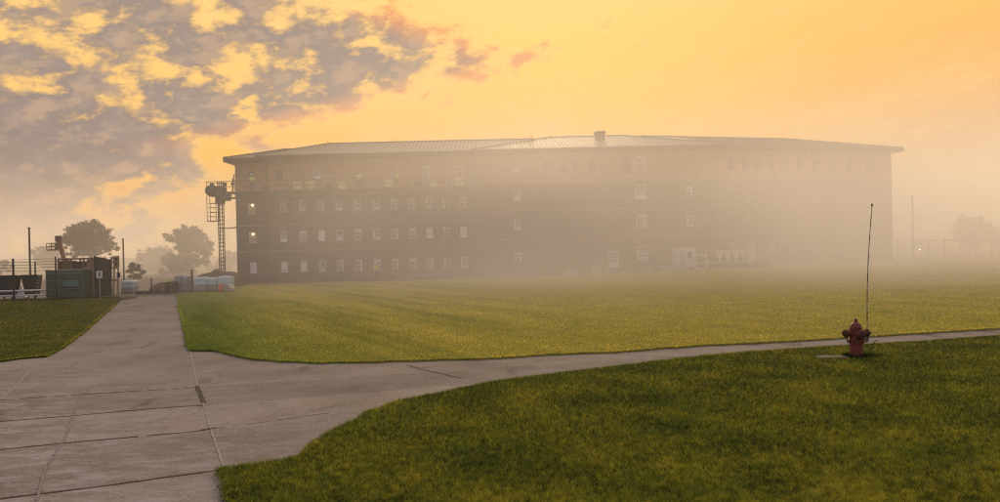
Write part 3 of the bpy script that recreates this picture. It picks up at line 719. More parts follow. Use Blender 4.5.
# ---------------------------------------------------------------- site fence along the foot of the building
D = 72.6
xa, xb = sx(266, D), sx(480, D)
ft = thing('site_fence', 'low temporary mesh site fence along the foot of the brick building', 'fence', ((xa + xb) / 2, D, ZL))
x = xa; k = 0; zz = ZL + rise(0, D) * 0
while x < xb - 1:
    b = MB(); w = 2.9
    hgt = 1.35 if k < 2 else 1.0
    b.tube((x, D, zz), (x, D, zz + hgt), .03); b.tube((x + w, D, zz), (x + w, D, zz + hgt), .03)
    for q in (.15, hgt * .55, hgt - .03): b.tube((x, D, zz + q), (x + w, D, zz + q), .018)
    for i in range(1, 20): b.tube((x + w * i / 20, D, zz + .15), (x + w * i / 20, D, zz + hgt - .03), .006, None, 4)
    b.build('fence_panel', M['mesh'], ft); x += w + .12; k += 1
# soil heaps
def mound(c, rx, ry, h, name, label, mt, seed):
    b = MB(); n, m = 28, 9; vs = []
    for j in range(m + 1):
        r = j / m
        for i in range(n):
            t = 2 * math.pi * i / n; nz = mnoise.noise(Vector((math.cos(t) * 1.6 * r + seed, math.sin(t) * 1.6 * r, seed))); n2 = mnoise.noise(Vector((math.cos(t) * 5 * r + seed, math.sin(t) * 5 * r, seed + 9)))
            rr = r * (1 + .22 * nz)
            vs.append((c[0] + math.cos(t) * rx * rr, c[1] + math.sin(t) * ry * rr, c[2] - .02 + h * max(0, (1 - r ** 3.2)) * (.85 + .35 * nz) + h * .12 * n2 * (1 - r)))
    fs = [[j * n + i, j * n + (i + 1) % n, (j + 1) * n + (i + 1) % n, (j + 1) * n + i] for j in range(m) for i in range(n)]
    b.add(vs, fs); return tag(b.build(name, mt, None, c, True), label, 'heap')
mound((sx(305, 74.2), 74.2, ZL), 2.2, .7, .38, 'soil_heap', 'low soil heap behind the site fence by the ground floor windows', M['soil'], 2)
mound((sx(420, 74.6), 74.6, ZL), 2.6, .7, .3, 'soil_heap', 'long flat soil heap under the far end of the work platform', M['soil'], 6)
mound((A(220, 285, 70).x, 70, .01), 2.5, 2.2, 1.75, 'soil_heap', 'big brown soil heap behind the blue wrapped pallets', M['soil'], 11)
mound((A(160, 290, 63).x + .1, 63, .01), 1.0, .9, .85, 'soil_heap', 'small brown soil heap past the end of the road', M['soil'], 15)

# ---------------------------------------------------------------- stores before the middle of the building
D = 74.0
def gz(x, y=D): return ZL + rise(x, y) + .02
def wx(px): return sx(px, D)
# white site cabin
x = wx(686); t = thing('site_cabin', 'pale boxy site cabin at the foot of the foggy brick building', 'cabin', (x, D + 1, gz(x)))
b = MB(); b.b2((wx(677), D, gz(x) + .25), (wx(695), D + 2.4, gz(x) + 2.2)); b.build('body', M['white'], t, bevel=.03)
b = MB(); b.b2((wx(676), D - .1, gz(x) + 2.203), (wx(696), D + 2.5, gz(x) + 2.32)); b.build('roof', M['galv'], t)
b = MB(); b.b2((wx(679), D - .02, gz(x) + .3), (wx(684), D - .002, gz(x) + 1.9)); b.build('door', M['grey'], t)
b = MB(); b.b2((wx(687), D - .02, gz(x) + 1.1), (wx(692), D - .002, gz(x) + 1.75)); b.build('window', M['glassd'], t)
b = MB(); [b.b2((wx(p), D + .1 + dy, gz(x)), (wx(p) + .25, D + .35 + dy, gz(x) + .25)) for p in (678, 692) for dy in (0, 1.9)]; b.build('footing', M['block'], t)
# open crate frame
x = wx(698); t2 = MB(); z0 = gz(x)
for px in (693, 703.5):
    for yy in (D - 1.2, D - .4): t2.bar((wx(px), yy, z0), (wx(px), yy, z0 + 1.5), .12)
for zq in (.08, 1.45):
    for yy in (D - 1.2, D - .4): t2.bar((wx(693), yy, z0 + zq), (wx(703.5), yy, z0 + zq), .12)
    for px in (693, 703.5): t2.bar((wx(px), D - 1.2, z0 + zq), (wx(px), D - .4, z0 + zq), .12)
tag(t2.build('crate_frame', M['white']), 'open pale crate frame standing in front of the site cabin', 'crate')
# flatbed trailer with A-frame racks
x = wx(732); z0 = gz(x)
t = thing('flatbed_trailer', 'long pale green flatbed trailer parked at the foot of the building', 'trailer', (x, D, z0))
b = MB(); b.b2((wx(693), D - .95, z0 + .42), (wx(771), D + .95, z0 + .66)); b.build('bed', M['aqua'], t)
for px in (742, 752, 762):
    for yy in (-.95, .95):
        b = MB(); b.lathe([(.12, -.1), (.27, -.1), (.30, -.05), (.30, .05), (.27, .1), (.12, .1)], (wx(px), D + yy * .9, z0 + .30), (0, 1, 0), 18); b.build('wheel', M['darks'], t)
b = MB(); b.bar((wx(700), D - .7, z0), (wx(700), D - .7, z0 + .42), .12); b.bar((wx(700), D + .7, z0), (wx(700), D + .7, z0 + .42), .12); b.build('landing_leg', M['steel'], t)
b = MB(); b.b2((wx(765), D - .95, z0 + .663), (wx(771), D + .95, z0 + .82)); b.build('headboard', M['aqua'], t)
for i, px in enumerate((718, 726, 734, 742)):
    b = MB(); zz = z0 + .664; hw = .40
    p0 = Vector((wx(px), D - .5, zz))
    # a panel hung between two A legs: pointed tops with dark gaps below
    b.prism([p0 + Vector((-hw, 0, 1.0)), p0 + Vector((hw, 0, 1.0)), p0 + Vector((.05, 0, .0)), p0 + Vector((-.05, 0, 0))], (0, 1.0, 0))
    b.bar(p0 + Vector((-hw, .02, 1.05)), p0 + Vector((hw, .02, 1.05)), .07)
    tag(b.build('tapered_hopper', M['white']), 'one in a row of pale tapered hoppers on the flatbed trailer', 'hopper', 'tapered hoppers on the flatbed trailer')
b = MB(); b.b2((wx(745.5), D - .75, z0 + .663), (wx(753), D + .6, z0 + 2.2)); b.b2((wx(745.2), D - .8, z0 + 2.203), (wx(753.3), D + .65, z0 + 2.27)); b.b2((wx(746.3), D - .775, z0 + .8), (wx(752), D - .752, z0 + 2.0), 1)
tag(b.build('tall_crate', [M['white'], M['frame']], bevel=.015), 'tall pale crate at the end of the row of hoppers on the trailer', 'crate')
# pale bundles lying on the soil
def bundle(px, w, h, label, D_=74.6, mt='block', n=3):
    x = sx(px, D_); z0 = gz(x, D_); b = MB()
    for k in range(n):
        for j in range(2): b.box((x + random.uniform(-.04, .04), D_ - .25 + j * .5, z0 + .01 + h * (k + .5) / n), (w * random.uniform(.92, 1), .46, h / n - .01), random.uniform(-.04, .04))
    b.box((x, D_ - .47 - .02, z0 + h / 2), (.05, .02, h)); return tag(b.build('block_bundle', M[mt], bevel=.01), label, 'bundle', 'pale bundles along the foot of the building')
bundle(570, 1.3, .55, 'low bundle of pale blocks farthest toward the work platform')
bundle(595, 1.0, .7, 'squat bundle of pale blocks below the pair of dark windows')
bundle(606, .7, .55, 'narrow bundle of pale blocks beside the covered doorway')
bundle(645, .9, .55, 'bundle of pale blocks below the stair windows')
bundle(672, 2.6, .5, 'long low bundle of pale blocks before the site cabin', 73.4)

# ---------------------------------------------------------------- fenced yard
D = 53.6
yf = thing('yard_fence', 'tall dark post and wire security fence along the yard', 'fence', (A(30, 300, D).x, D, 0))
for px, top, w in ((-40, 258, .15), (14, 258.5, .15), (56.5, 256.5, .11)):
    p = A(px, 300, D); b = MB(); b.tube((p.x, D, -.05), (p.x, D, A(px, top, D).z), w / 2, w / 2 * .9, 10); b.build('post', M['darks'], yf)
b = MB(); x0, x1 = A(-40, 300, D).x, A(60, 300, D).x
for i, py in enumerate((259.5, 262.2, 265, 268, 271)):
    za = A(14, py, D).z; n = 8
    for j in range(n):
        f0, f1 = j / n, (j + 1) / n; sag = lambda f: -.03 * math.sin(f * math.pi * 2.3) ** 2
        b.tube((x0 + (x1 - x0) * f0, D - .07, za + sag(f0)), (x0 + (x1 - x0) * f1, D - .07, za + sag(f1)), .014, None, 4)
b.build('wire', M['mesh'], yf)
b = MB(); p = A(36, 300, 57); b.tube((p.x, 57, -.02), (p.x, 57, A(36, 262, 57).z), .06, .055, 8)
tag(b.build('fence_post', M['darks']), 'lone dark post behind the two tapered skips', 'post')
# tapered skips
def skip(cx, D, wtop, wbot, h, label, z0=.32, steps=True):
    t = thing('tipping_skip', label, 'skip', (cx, D, 0), 'dark tapered skips in the yard')
    b = MB(); dep = .6
    o = [(-wtop / 2, h + z0), (wtop / 2, h + z0), (wbot / 2, z0), (-wbot / 2, z0)]
    b.prism([(cx + q[0], D, q[1]) for q in o], (0, dep, 0)); b.bar((cx - wtop / 2, D - .02, h + z0), (cx + wtop / 2, D - .02, h + z0), .07); b.build('hopper', M['darks'], t)
    for s in (-1, 1):
        b = MB()
        b.bar((cx + s * wbot * .35, D + .15, 0.02), (cx + s * wbot * .35, D + dep - .15, .02), .12); b.bar((cx + s * wbot * .35, D + .3, .0), (cx + s * wbot * .35, D + .3, z0), .1); b.bar((cx + s * wbot * .35, D + dep - .3, .0), (cx + s * wbot * .35, D + dep - .3, z0), .1)
        b.build('skid', M['steel'], t)
    if not steps: return t
    b = MB()
    for k in range(6): b.box((cx + wtop / 2 - (wtop - wbot) / 2 * (k + .5) / 6 + .05, D + .1, z0 + h - h * (k + .5) / 6), (.16, .25, .09))
    for q in (-.07, .07): b.bar((cx + wtop / 2 + .05 + q, D + .1, z0 + h), (cx + wbot / 2 + .05 + q, D + .1, z0), .03)
    b.build('ladder', M['galv'], t); return t
D = 56.6
c1 = (A(-6, 280, D).x + A(17.5, 280, D).x) / 2; c2 = (A(21, 280, D).x + A(38, 280, D).x) / 2
skip(c1, D, 1.72, .95, 1.45, 'dark tapered skip behind the thick fence post', .3, False)
skip(c2, D, 1.26, .78, 1.45, 'dark tapered skip with pale steps next to the green container', .3)
sx0 = A(20, 290, 57.6)
b = MB(); b.lathe([(.62, 0), (.55, .1), (.42, .45), (.25, .85), (.12, 1.2), (.03, 1.3)], (sx0.x, 57.5, .012), n=14)
for v in b.v: v += Vector((mnoise.noise(v * 2.3), mnoise.noise(v * 2.3 + Vector((9, 0, 0))), 0)) * .06
tag(b.build('sand_bag', M['white'], smooth=True), 'pale pointed bag standing in the gap between the two dark skips', 'bag')
# white pipe barrier
D = 54.6
x0, x1 = A(-30, 295, D).x, A(45, 295, D).x
t = thing('pipe_barrier', 'low barrier of two pale horizontal pipes before the dark skips', 'barrier', ((x0 + x1) / 2, D, .01))
for py in (291.2, 296):
    b = MB(); b.tube((x0, D, A(20, py, D).z), (x1, D, A(20, py, D).z + .05), .065, None, 10); b.build('pipe', M['white'], t)
x = x0 + .3
while x < x1:
    b = MB(); b.tube((x, D + .09, 0), (x, D + .09, .75), .045, None, 8); b.build('post', M['steel'], t); x += 1.45
# green grey corrugated container
D = 55.0
x0, x1 = A(46, 290, D).x, A(82, 290, D).x; hz = A(64, 271, D).z
t = thing('storage_container', 'green grey corrugated storage container inside the yard fence', 'container', ((x0 + x1) / 2, D + 1, .012))
b = MB(); b.b2((x0, D, .1), (x1, D + 2.2, hz))
n = 11
for i in range(n): b.prism([(x0 + .06, D - .005, .16 + (hz - .3) * i / n), (x0 + .06, D - .11, .16 + (hz - .3) * (i + .4) / n), (x0 + .06, D - .11, .16 + (hz - .3) * (i + .7) / n), (x0 + .06, D - .005, .16 + (hz - .3) * (i + .95) / n)], (x1 - x0 - .12, 0, 0))
b.build('body', M['greenbox'], t)
b = MB(); b.b2((x0 - .03, D - .06, hz + .002), (x1 + .03, D + 2.25, hz + .07)); b.build('roof', M['greenbox'], t)
for q in (x0 + .1, x1 - .3): b = MB(); b.b2((q, D + .1, .01), (q + .2, D + 2, .1)); b.build('skid', M['greenbox'], t)
b = MB(); b.b2((x0 + 1.35, D - .14, .9), (x1 - .15, D - .115, 1.35)); o = b.build('panel', mat('teal panel', (.10, .22, .17), None, 3, .6), t); o['label'] = 'teal green patch panel'
# rack of stacked cages behind it
D = 58.0
x0, x1 = A(59, 290, D).x, A(97, 290, D).x; hz = A(75, 258, D).z
t = thing('storage_rack', 'tall rusty storage rack standing behind the green grey container', 'rack', ((x0 + x1) / 2, D + .7, .012))
b = MB()
for i in range(4):
    for yy in (D, D + 1.3): b.bar((x0 + (x1 - x0) * i / 3, yy, 0), (x0 + (x1 - x0) * i / 3, yy, hz), .11)
for zz in (.4, 1.2, 2.05, hz - .06):
    for yy in (D, D + 1.3): b.bar((x0, yy, zz), (x1, yy, zz), .09)
for i in range(4): b.bar((x0 + (x1 - x0) * i / 3, D, hz - .06), (x0 + (x1 - x0) * i / 3, D + 1.3, hz - .06), .09)
b.build('upright_frame', M['rust'], t)
for zz in (.45, 1.25, 2.1):
    b = MB(); b.b2((x0, D + .02, zz), (x1, D + 1.28, zz + .05)); b.build('shelf', M['wood'], t)
random.seed(3)
for i, (fx, zz, w, h, mt_, lab) in enumerate(((.14, 2.151, .75, .62, 'rust', 'rusty brown box on the rack shelf over the green container'), (.5, 2.151, .8, .55, 'steel', 'dark grey box on the middle of the rack top shelf'), (.84, 2.151, .6, .7, 'wood', 'pale tan crate at the end of the rack top shelf by the dark gate'),
                                        (.84, 1.301, .65, .6, 'block', 'pale crate on the lower rack shelf beside the container'), (.84, .501, .6, .6, 'rust', 'rusty bin on the bottom rack shelf beside the container'))):
    xx = x0 + (x1 - x0) * fx; b = MB(); b.b2((xx - w / 2, D + .1, zz), (xx + w / 2, D + 1.1, zz + h))
    for q in (-.5, -.17, .17, .5): b.b2((xx + q * (w - .06) - .03, D + .07, zz + .02), (xx + q * (w - .06) + .03, D + .098, zz + h - .02))
    b.b2((xx - w / 2, D + .06, zz + h * .45), (xx + w / 2, D + .069, zz + h * .55)); tag(b.build('storage_box', M[mt_]), lab, 'box', 'boxes on the storage rack')
# dark gate leaf
D = 55.2
x0, x1 = A(96.3, 290, D).x, A(110, 290, D + 1.6).x
t = thing('yard_gate', 'tall dark solid gate leaf standing half open beside the white sign', 'gate', (x0, D, .01))
b = MB(); ht0, ht1 = A(97, 256.5, D).z, A(110, 259.5, D + 1.6).z
b.prism([(x0, D, .08), (x1, D + 1.6, .08), (x1, D + 1.6, ht1), (x0, D, ht0)], (.05, -.03, 0)); b.build('panel', M['darks'], t)
b = MB(); b.bar((x0 - .05, D - .02, 0), (x0 - .05, D - .02, ht0 + .06), .1); b.bar((x1 + .08, D + 1.62, .0), (x1 + .08, D + 1.62, ht1 + .02), .09); b.bar((x0, D - .03, 1.5), (x1, D + 1.55, 1.5), .06); b.build('gate_frame', M['darks'], t)
# timber posts / leaning frames by the gate
t = thing('timber_frame', 'pale upright timber frame leaning past the dark gate', 'frame', (A(114, 295, 58).x, 58, .01))
b = MB()
for px in (110.5, 113.5, 117.5): b.bar((A(px, 295, 58).x, 58, 0), (A(px + .3, 255, 58).x, 58.1, A(px, 256.5, 58).z - random.random() * .2), .10)
for py in (257.5, 262, 268, 280): b.bar((A(110, py, 58).x, 58.08, A(114, py, 58).z), (A(118, py, 58).x, 58.08, A(114, py, 58).z), .10)
b.build('post_frame', M['wood'], t)
b = MB(); b.b2((A(112, 262, 58).x, 58.15, A(114, 267, 58).z), (A(117.8, 262, 58).x, 58.25, A(114, 256, 58).z)); b.build('board', M['rust'], t)
# stack of loose boards standing between container and gate
b = MB()
for i, px in enumerate((83.5, 86, 88.5, 92.5)): b.box((A(px, 290, 56.3).x, 56.3 + .05 * (i % 2), 1.05 + .1 * (i % 3)), (.16, .06, 2.1 + .2 * (i % 3)), .1 * i)
b.bar((A(82.5, 290, 56.3).x, 56.42, 1.6), (A(94, 290, 56.3).x, 56.42, 1.65), .08)
tag(b.build('board_rack', [M['wood']]), 'upright weathered boards standing between the container and the dark gate', 'boards')
# signs
def sign(px, py0, py1, base_y, w, label, dark, D):
    p = A(px, base_y, D); x = p.x; t = thing('road_sign', label, 'sign', (x, D, ZL))
    za, zb_ = A(px, py1, D).z, A(px, py0, D).z
    b = MB(); b.bar((x, D, -.05), (x, D, zb_ - .02), .055); b.build('post', M['galv'], t)
    b = MB(); b.b2((x - w / 2, D - .055, za), (x + w / 2, D - .04, zb_)); pn = b.build('panel', M['signd'] if dark else M['signw'], t)
    b = MB(); h = zb_ - za; c = (za + zb_) / 2
    if not dark:
        b.b2((x - .05, D - .062, c - h * .30), (x + .015, D - .0565, c + h * .32)); b.b2((x + .016, D - .062, c + h * .02), (x + .085, D - .0565, c + h * .32)); b.b2((x + .016, D - .061, c - h * .3), (x + .075, D - .0565, c - h * .12))
        b.build('symbol', M['signd'], pn)
    else:
        b.b2((x - w / 2 + .01, D - .062, za + .02), (x - w / 2 + .09, D - .0565, zb_ - .02)); b.build('border', M['signw'], pn)
    return t
sign(100.3, 271, 278, 299.5, .42, 'small white sign with dark symbol on a post before the gate', False, 53.2)
sign(119, 272.5, 277.5, 296.5, .32, 'small dark sign with a pale edge on a post by the timber frame', True, 56.5)
# boom lift
D = 70.0
bx = A(62, 290, D).x
t = thing('boom_lift', 'orange boom lift with empty basket raised above the yard', 'boom lift', (bx, D + 1, .012))
b = MB(); b.b2((bx - 1.1, D + .2, .55), (bx + 1.1, D + 1.9, 1.15)); b.b2((bx - .8, D + .4, 1.153), (bx + .9, D + 1.7, 1.75)); b.build('chassis', M['orange'], t, bevel=.05)
for s in (-.8, .8):
    for yy in (.1, 2.0):
        b = MB(); b.lathe([(.2, -.14), (.4, -.14), (.45, -.08), (.45, .08), (.4, .14), (.2, .14)], (bx + s, D + yy, .45), (0, 1, 0), 18); b.build('wheel', M['darks'], t)
pA, pB = Vector((bx + .2, D + 1, 1.6)), A(63.5, 258, D + 1)
pC = A(58.5, 238.5, D + 1); pD = A(56.5, 249, D + .6)
b = MB(); b.bar(pA, pB, .34); b.bar(pB, pC, .30); b.build('boom', M['orange'], t)
b = MB(); b.bar(pC, pD, .24); b.box(pC, (.45, .4, .5)); b.build('jib', M['rust'], t)
b = MB(); q0, q1 = A(47.3, 249.7, D).x, A(56, 249.7, D).x; zl, zh = A(51, 250, D).z, A(51, 243.3, D).z
for xx in (q0, (q0 + q1) / 2, q1):
    for yy in (D - .1, D + .6): b.bar((xx, yy, zl), (xx, yy, zh), .05)
for zz in (zl + .02, (zl + zh) / 2, zh):
    for yy in (D - .1, D + .6): b.bar((q0, yy, zz), (q1, yy, zz), .05)
    for xx in (q0, q1): b.bar((xx, D - .1, zz), (xx, D + .6, zz), .05)
b.b2((q0, D - .1, zl - .06), (q1, D + .6, zl)); b.build('basket', M['rust'], t)
# poles
def pole(px, top, D, r, label, z0=-.04, base=None):
    p = A(px, 280, D); b = MB(); zt = A(px, top, D).z; b.tube((p.x, D, z0), (p.x, D, zt), r, r * .8, 10); b.lathe([(r * 1.3, 0), (r * 1.3, .06), (r * .5, .12)], (p.x, D, zt), n=10); b.lathe([(r * 2, 0), (r * 2, .05), (r * 1.1, .1)], (p.x, D, z0 + .05), n=10)
    return tag(b.build('utility_pole', M['steel']), label, 'pole')
pole(30.4, 228.5, 74, .10, 'plain dark pole rising behind the skips and wire fence')
pole(124, 239.5, 88, .10, 'plain grey pole beside the end of the road before the small tree')
pole(914, 196, 91, .12, 'thin pale pole in fog beyond the end of the brick building', rise(60, 100) - .1)

# ---------------------------------------------------------------- past the end of the road
def pallet_load(px0, px1, y_top, D, label, top, low='block', split=.48):
    xa, xb = A(px0, 290, D).x, A(px1, 290, D).x; xc = (xa + xb) / 2; w = xb - xa; t = thing('pallet_load', label, 'pallet load', (xc, D, .012)); h = A((px0 + px1) / 2, y_top, D).z
    b = MB()
    for i in range(5): b.box((xa + w * (i + .5) / 5, D, .10), (w * .15, .95, .03))
    for dy in (-.4, 0, .4): b.box((xc, D + dy, .045), (w, .1, .09))
    b.build('pallet', M['wood'], t)
    b = MB(); n = 3
    for k in range(n):
        for i in range(4): b.box((xa + w * (i + .5) / 4, D, .13 + (h * split - .13) * (k + .5) / n), (w / 4 - .012, .92, (h * split - .13) / n - .012))
    b.build('block_layer', M[low], t)
    b = MB(); z0 = h * split + .003; nx, nz = 12, 7
    # a wrapped, slightly slumped upper layer
    def ring(z, k): 
        r = []
        for i in range(28):
            tt = 2 * math.pi * i / 28; sg = lambda v: math.copysign(abs(v) ** .22, v)
            wob = 1 + .05 * mnoise.noise(Vector((math.cos(tt) * 3 + px0, math.sin(tt) * 3, z * 4)))
            r.append((xc + sg(math.cos(tt)) * w / 2 * k * wob, D + sg(math.sin(tt)) * .5 * k * wob, z + .03 * mnoise.noise(Vector((tt * 2 + px0, z, 1)))))
        return r
    zs = [(z0 + .0, .97), (z0 + .06, 1.02), (z0 + (h - z0) * .45, .99), (z0 + (h - z0) * .8, 1.01), (h - .06, .96), (h, .80), (h + .015, .4)]
    vs = [p for z, k in zs for p in ring(z, k)]; n = 28
    b.add(vs, [[j * n + i, j * n + (i + 1) % n, (j + 1) * n + (i + 1) % n, (j + 1) * n + i] for j in range(len(zs) - 1) for i in range(n)] + [list(range(n))[::-1], [(len(zs) - 1) * n + i for i in range(n)]])
    b.build('wrapped_layer', M[top], t); return t
pallet_load(195.5, 207.5, 277.2, 60.5, 'pallet of blocks under pale blue wrap beside the grey wrapped pallets', 'wrap')
pallet_load(208.5, 219, 277.5, 61.0, 'pallet of blocks under pale blue wrap behind the orange barrel', 'wrap')
pallet_load(220, 233, 276.0, 60.4, 'pallet of blocks under pale blue wrap nearest the lattice mast', 'wrap')
pallet_load(177, 183.3, 275.5, 61.2, 'narrow grey wrapped pallet beside the lime topped bin', 'grey', 'grey')
pallet_load(184, 190.5, 276, 61.2, 'grey wrapped pallet between the bin and the blue wrapped pallets', 'grey')
pallet_load(123.8, 136, 280.5, 60.8, 'pale blue wrapped pallet standing alone by the end of the road', 'wrap')
b = MB(); p = A(192.3, 290, 60.9); b.bar((p.x, 60.9, 0), (p.x, 60.9, A(192, 270, 60.9).z), .14); b.box((p.x, 60.9, A(192, 270, 60.9).z), (.2, .2, .05)); b.box((p.x, 60.9, .03), (.35, .35, .06))
tag(b.build('steel_post', M['rust']), 'short rusty post between grey and blue wrapped pallets', 'post')
# dark bin with lime tarp
x0, x1 = A(168, 290, 60).x, A(176.5, 290, 60).x; xc = (x0 + x1) / 2; hz = A(172, 281.5, 60).z
t = thing('waste_bin', 'dark bin with a bright lime cover past the end of the road', 'bin', (xc, 60, .012))
b = MB(); b.box((xc, 60, hz / 2 + .02), (x1 - x0, .8, hz - .06)); b.box((xc, 59.59, hz * .6), (x1 - x0 - .1, .03, .06)); b.build('body', M['darks'], t, bevel=.03)
b = MB(); b.add([(x0 + .06, 59.58, hz - .0), (x0 + .40, 59.57, hz - .32), (x0 + .55, 59.57, hz - .05), (x0 + .30, 59.8, hz + .16), (x0 + .02, 59.8, hz + .10), (x0 + .5, 60.3, hz + .05), (x0 + .05, 60.3, hz + .05)], [[0, 1, 2, 3, 4], [4, 3, 5, 6]]); b.build('cover', M['lime'], t)
b = MB(); b.lathe([(.16, 0), (.2, .02), (.17, .12), (.19, .25), (.165, .3), (.185, .5), (.15, .62), (.09, .66), (.02, .66)], (A(221, 290, 59.4).x, 59.4, .012), n=18)
for zz in (.2, .4): b.lathe([(.185, 0), (.19, .02), (.185, .08)], (A(221, 290, 59.4).x, 59.4, .012 + zz), n=18, mi=1)
tag(b.build('traffic_barrel', [M['cone'], M['cone']], None, None, True), 'orange safety barrel in front of the blue wrapped pallets', 'barrel')
b = MB(); c = Vector((A(229, 290, 59.2).x, 59.2, .33))
for k in range(7):
    a = k * math.pi / 3; o = c + (Vector((0, 0, 0)) if k == 6 else Vector((math.cos(a) * .2, 0, math.sin(a) * .2)))
    b.lathe([(.07, -.5), (.098, -.5), (.098, .5), (.07, .5), (.07, -.5)], o, (0, 1, 0), 12)
b.b2((c.x - .3, 58.9, .012), (c.x + .3, 59.5, .04)); tag(b.build('pipe_bundle', M['white']), 'bundle of short white pipes beside the orange barrel', 'pipes')
# silt fence at the end of the road
t = thing('silt_fence', 'low black silt fence across the end of the road', 'fence', (A(155, 294, 58.6).x, 58.6, .012))
xs = [A(px, 293, 58.6).x for px in range(136, 178, 3)]; b = MB()
for i, (xa, xb) in enumerate(zip(xs, xs[1:])):
    ha, hb = (.30 + .12 * mnoise.noise(Vector((xa * 2, 1, 1))) for xa in (xa, xb)); b.add([(xa, 58.6, 0), (xb, 58.6, 0), (xb, 58.6, hb), (xa, 58.6, ha), (xa, 58.64, 0), (xb, 58.64, 0), (xb, 58.64, hb), (xa, 58.64, ha)], [[0, 1, 2, 3], [5, 4, 7, 6], [3, 2, 6, 7]])
b.build('fabric', M['darks'], t)
for xa in xs[::3]: b = MB(); b.bar((xa, 58.57, 0), (xa, 58.57, .52), .04); b.build('stake', M['wood'], t)
b = MB(); p = A(151.4, 290, 59.2); zt = A(151, 280, 59.2).z; b.tube((p.x, 59.2, 0), (p.x, 59.2, zt), .05, .045, 8); b.lathe([(.05, 0), (.075, .03), (.07, .12), (.02, .15)], (p.x, 59.2, zt - .02), n=10)
tag(b.build('bollard', M['darks']), 'thin black bollard behind the silt fence', 'bollard')

# ---------------------------------------------------------------- far fence in the fog
D = 90.0
t = thing('railing_fence', 'faint tall panel fence in fog beyond the end of the building', 'fence', (A(960, 262, D).x, D, rise(60, D)))
x0, x1 = A(897, 260, D).x, A(1040, 260, D).x; n = 9; zb_ = rise(60, D) + .02
for i in range(n + 1):
    x = x0 + (x1 - x0) * i / n; b = MB(); b.bar((x, D, zb_), (x, D, zb_ + 2.3), .14); b.build('post', M['steel'], t)
b = MB()
for zz in (.3, 2.2): b.bar((x0, D, zb_ + zz), (x1, D, zb_ + zz), .09)
for i in range(120): x = x0 + (x1 - x0) * i / 120; b.bar((x, D, zb_ + .1), (x, D, zb_ + 2.2), .025)
b.build('rail_panel', M['steel'], t)
p = A(919.2, 249.5, 89.6)
t = thing('yard_lamp', 'tiny lit lamp on a short post before the foggy fence', 'lamp', (p.x, 89.6, zb_))
b = MB(); b.tube((p.x, 89.6, zb_), (p.x, 89.6, p.z - .1), .04); b.box((p.x, 89.62, p.z), (.3, .12, .25)); b.build('post', M['steel'], t)
b = MB(); b.lathe([(.02, 0), (.09, .01), (.09, .03), (.02, .05)], (p.x, 89.5, p.z), (0, 1, 0), 12); b.build('bulb', M['bulb'], t)

# ---------------------------------------------------------------- trees
L1 = leaf_mat('leaf olive', (.085, .085, .028), (.035, .045, .016)); L2 = leaf_mat('leaf brown green', (.075, .065, .03), (.03, .03, .016))
def tree(px, D, lobes, trunk_r, label, lm, n_leaf, leaf=.26, base_px=None, gz0=-.05, group=None, seed=1):
    """lobes: (px, py, rx_px, ry_px) crown masses as seen from the road; each becomes a ragged cloud of leaf clumps on its own limb"""
    rnd = random.Random(seed); k = D / F
    bp = A(base_px or px, 280, D); base = Vector((bp.x, D, gz0))
    t = thing('tree', label, 'tree', base, group)
    tr = MB(); L = []
    for (lx, ly, rx, ry) in lobes:
        c = A(lx, ly, D); L.append((Vector((c.x, D + rnd.uniform(-.8, .8) * rx * k * .6, c.z)), rx * k, ry * k))
    top = max(L, key=lambda q: q[0].z)[0]; low = min(q[0].z - q[2] for q in L)
    fork = base.lerp(Vector((sum(q[0].x for q in L) / len(L), D, max(low, 1.0))), .9); fork.z = max(.8, min(low + .4, top.z * .5))
    tr.path([base, base.lerp(fork, .5) + Vector((rnd.uniform(-.1, .1), 0, 0)), fork], [trunk_r * 1.25, trunk_r, trunk_r * .85], 10)
    clumps = []
    for c, rx, rz in L:
        mid = fork.lerp(c, .5) + Vector((rnd.uniform(-.3, .3), rnd.uniform(-.3, .3), -.2)); tr.path([fork, mid, c], [trunk_r * .6, trunk_r * .4, trunk_r * .2], 7)
        m = max(9, int(34 * rx * rz / 3.0))
        for _ in range(m):
            d = Vector((rnd.gauss(0, 1), rnd.gauss(0, 1), rnd.gauss(0, 1))).normalized() * rnd.uniform(.15, 1.0) ** .5
            q = c + Vector((d.x * rx, d.y * rx * .9, d.z * rz)); clumps.append((q, rnd.uniform(.12, .30) * (rx + rz) / 2))
            tr.path([c, q], [trunk_r * .14, trunk_r * .04], 5)
    tr.build('trunk', M['bark'], t)
    cr = MB(); vs = []; fs = []
    tot = sum(r ** 2 for _, r in clumps)
    for q, r in clumps:
        for _ in range(int(1.3 * n_leaf * r * r / tot)):
            d = Vector((rnd.gauss(0, 1), rnd.gauss(0, 1), rnd.gauss(0, .75))); d = d * r * .60
            p = q + d; a = Vector((rnd.gauss(0, 1), rnd.gauss(0, 1), rnd.gauss(0, 1))).normalized(); b_ = a.orthogonal().normalized(); s = leaf * rnd.uniform(.5, 1.2)
            o = len(vs); vs += [p - a * s * .5, p + b_ * s * .28, p + a * s * .5, p - b_ * s * .28]; fs.append([o, o + 1, o + 2, o + 3])
    cr.v = vs; cr.f = fs; cr.m = [0] * len(fs); 
    me = bpy.data.meshes.new('crown'); me.from_pydata([v - base for v in vs], [], fs); me.materials.append(lm)
    o = bpy.data.objects.new('crown', me); C.objects.link(o); o.parent = t
    return t
tree(89, 112, [(80, 234, 14, 11), (97, 232, 14, 10), (70, 241, 9, 7), (90, 226, 12, 6), (108, 240, 10, 8), (112, 250, 8, 5), (92, 246, 18, 8), (75, 252, 10, 6)], .34, 'wide spreading tree in haze behind the rusty rack and boom lift', L1, 15000, .30, 92, seed=4)
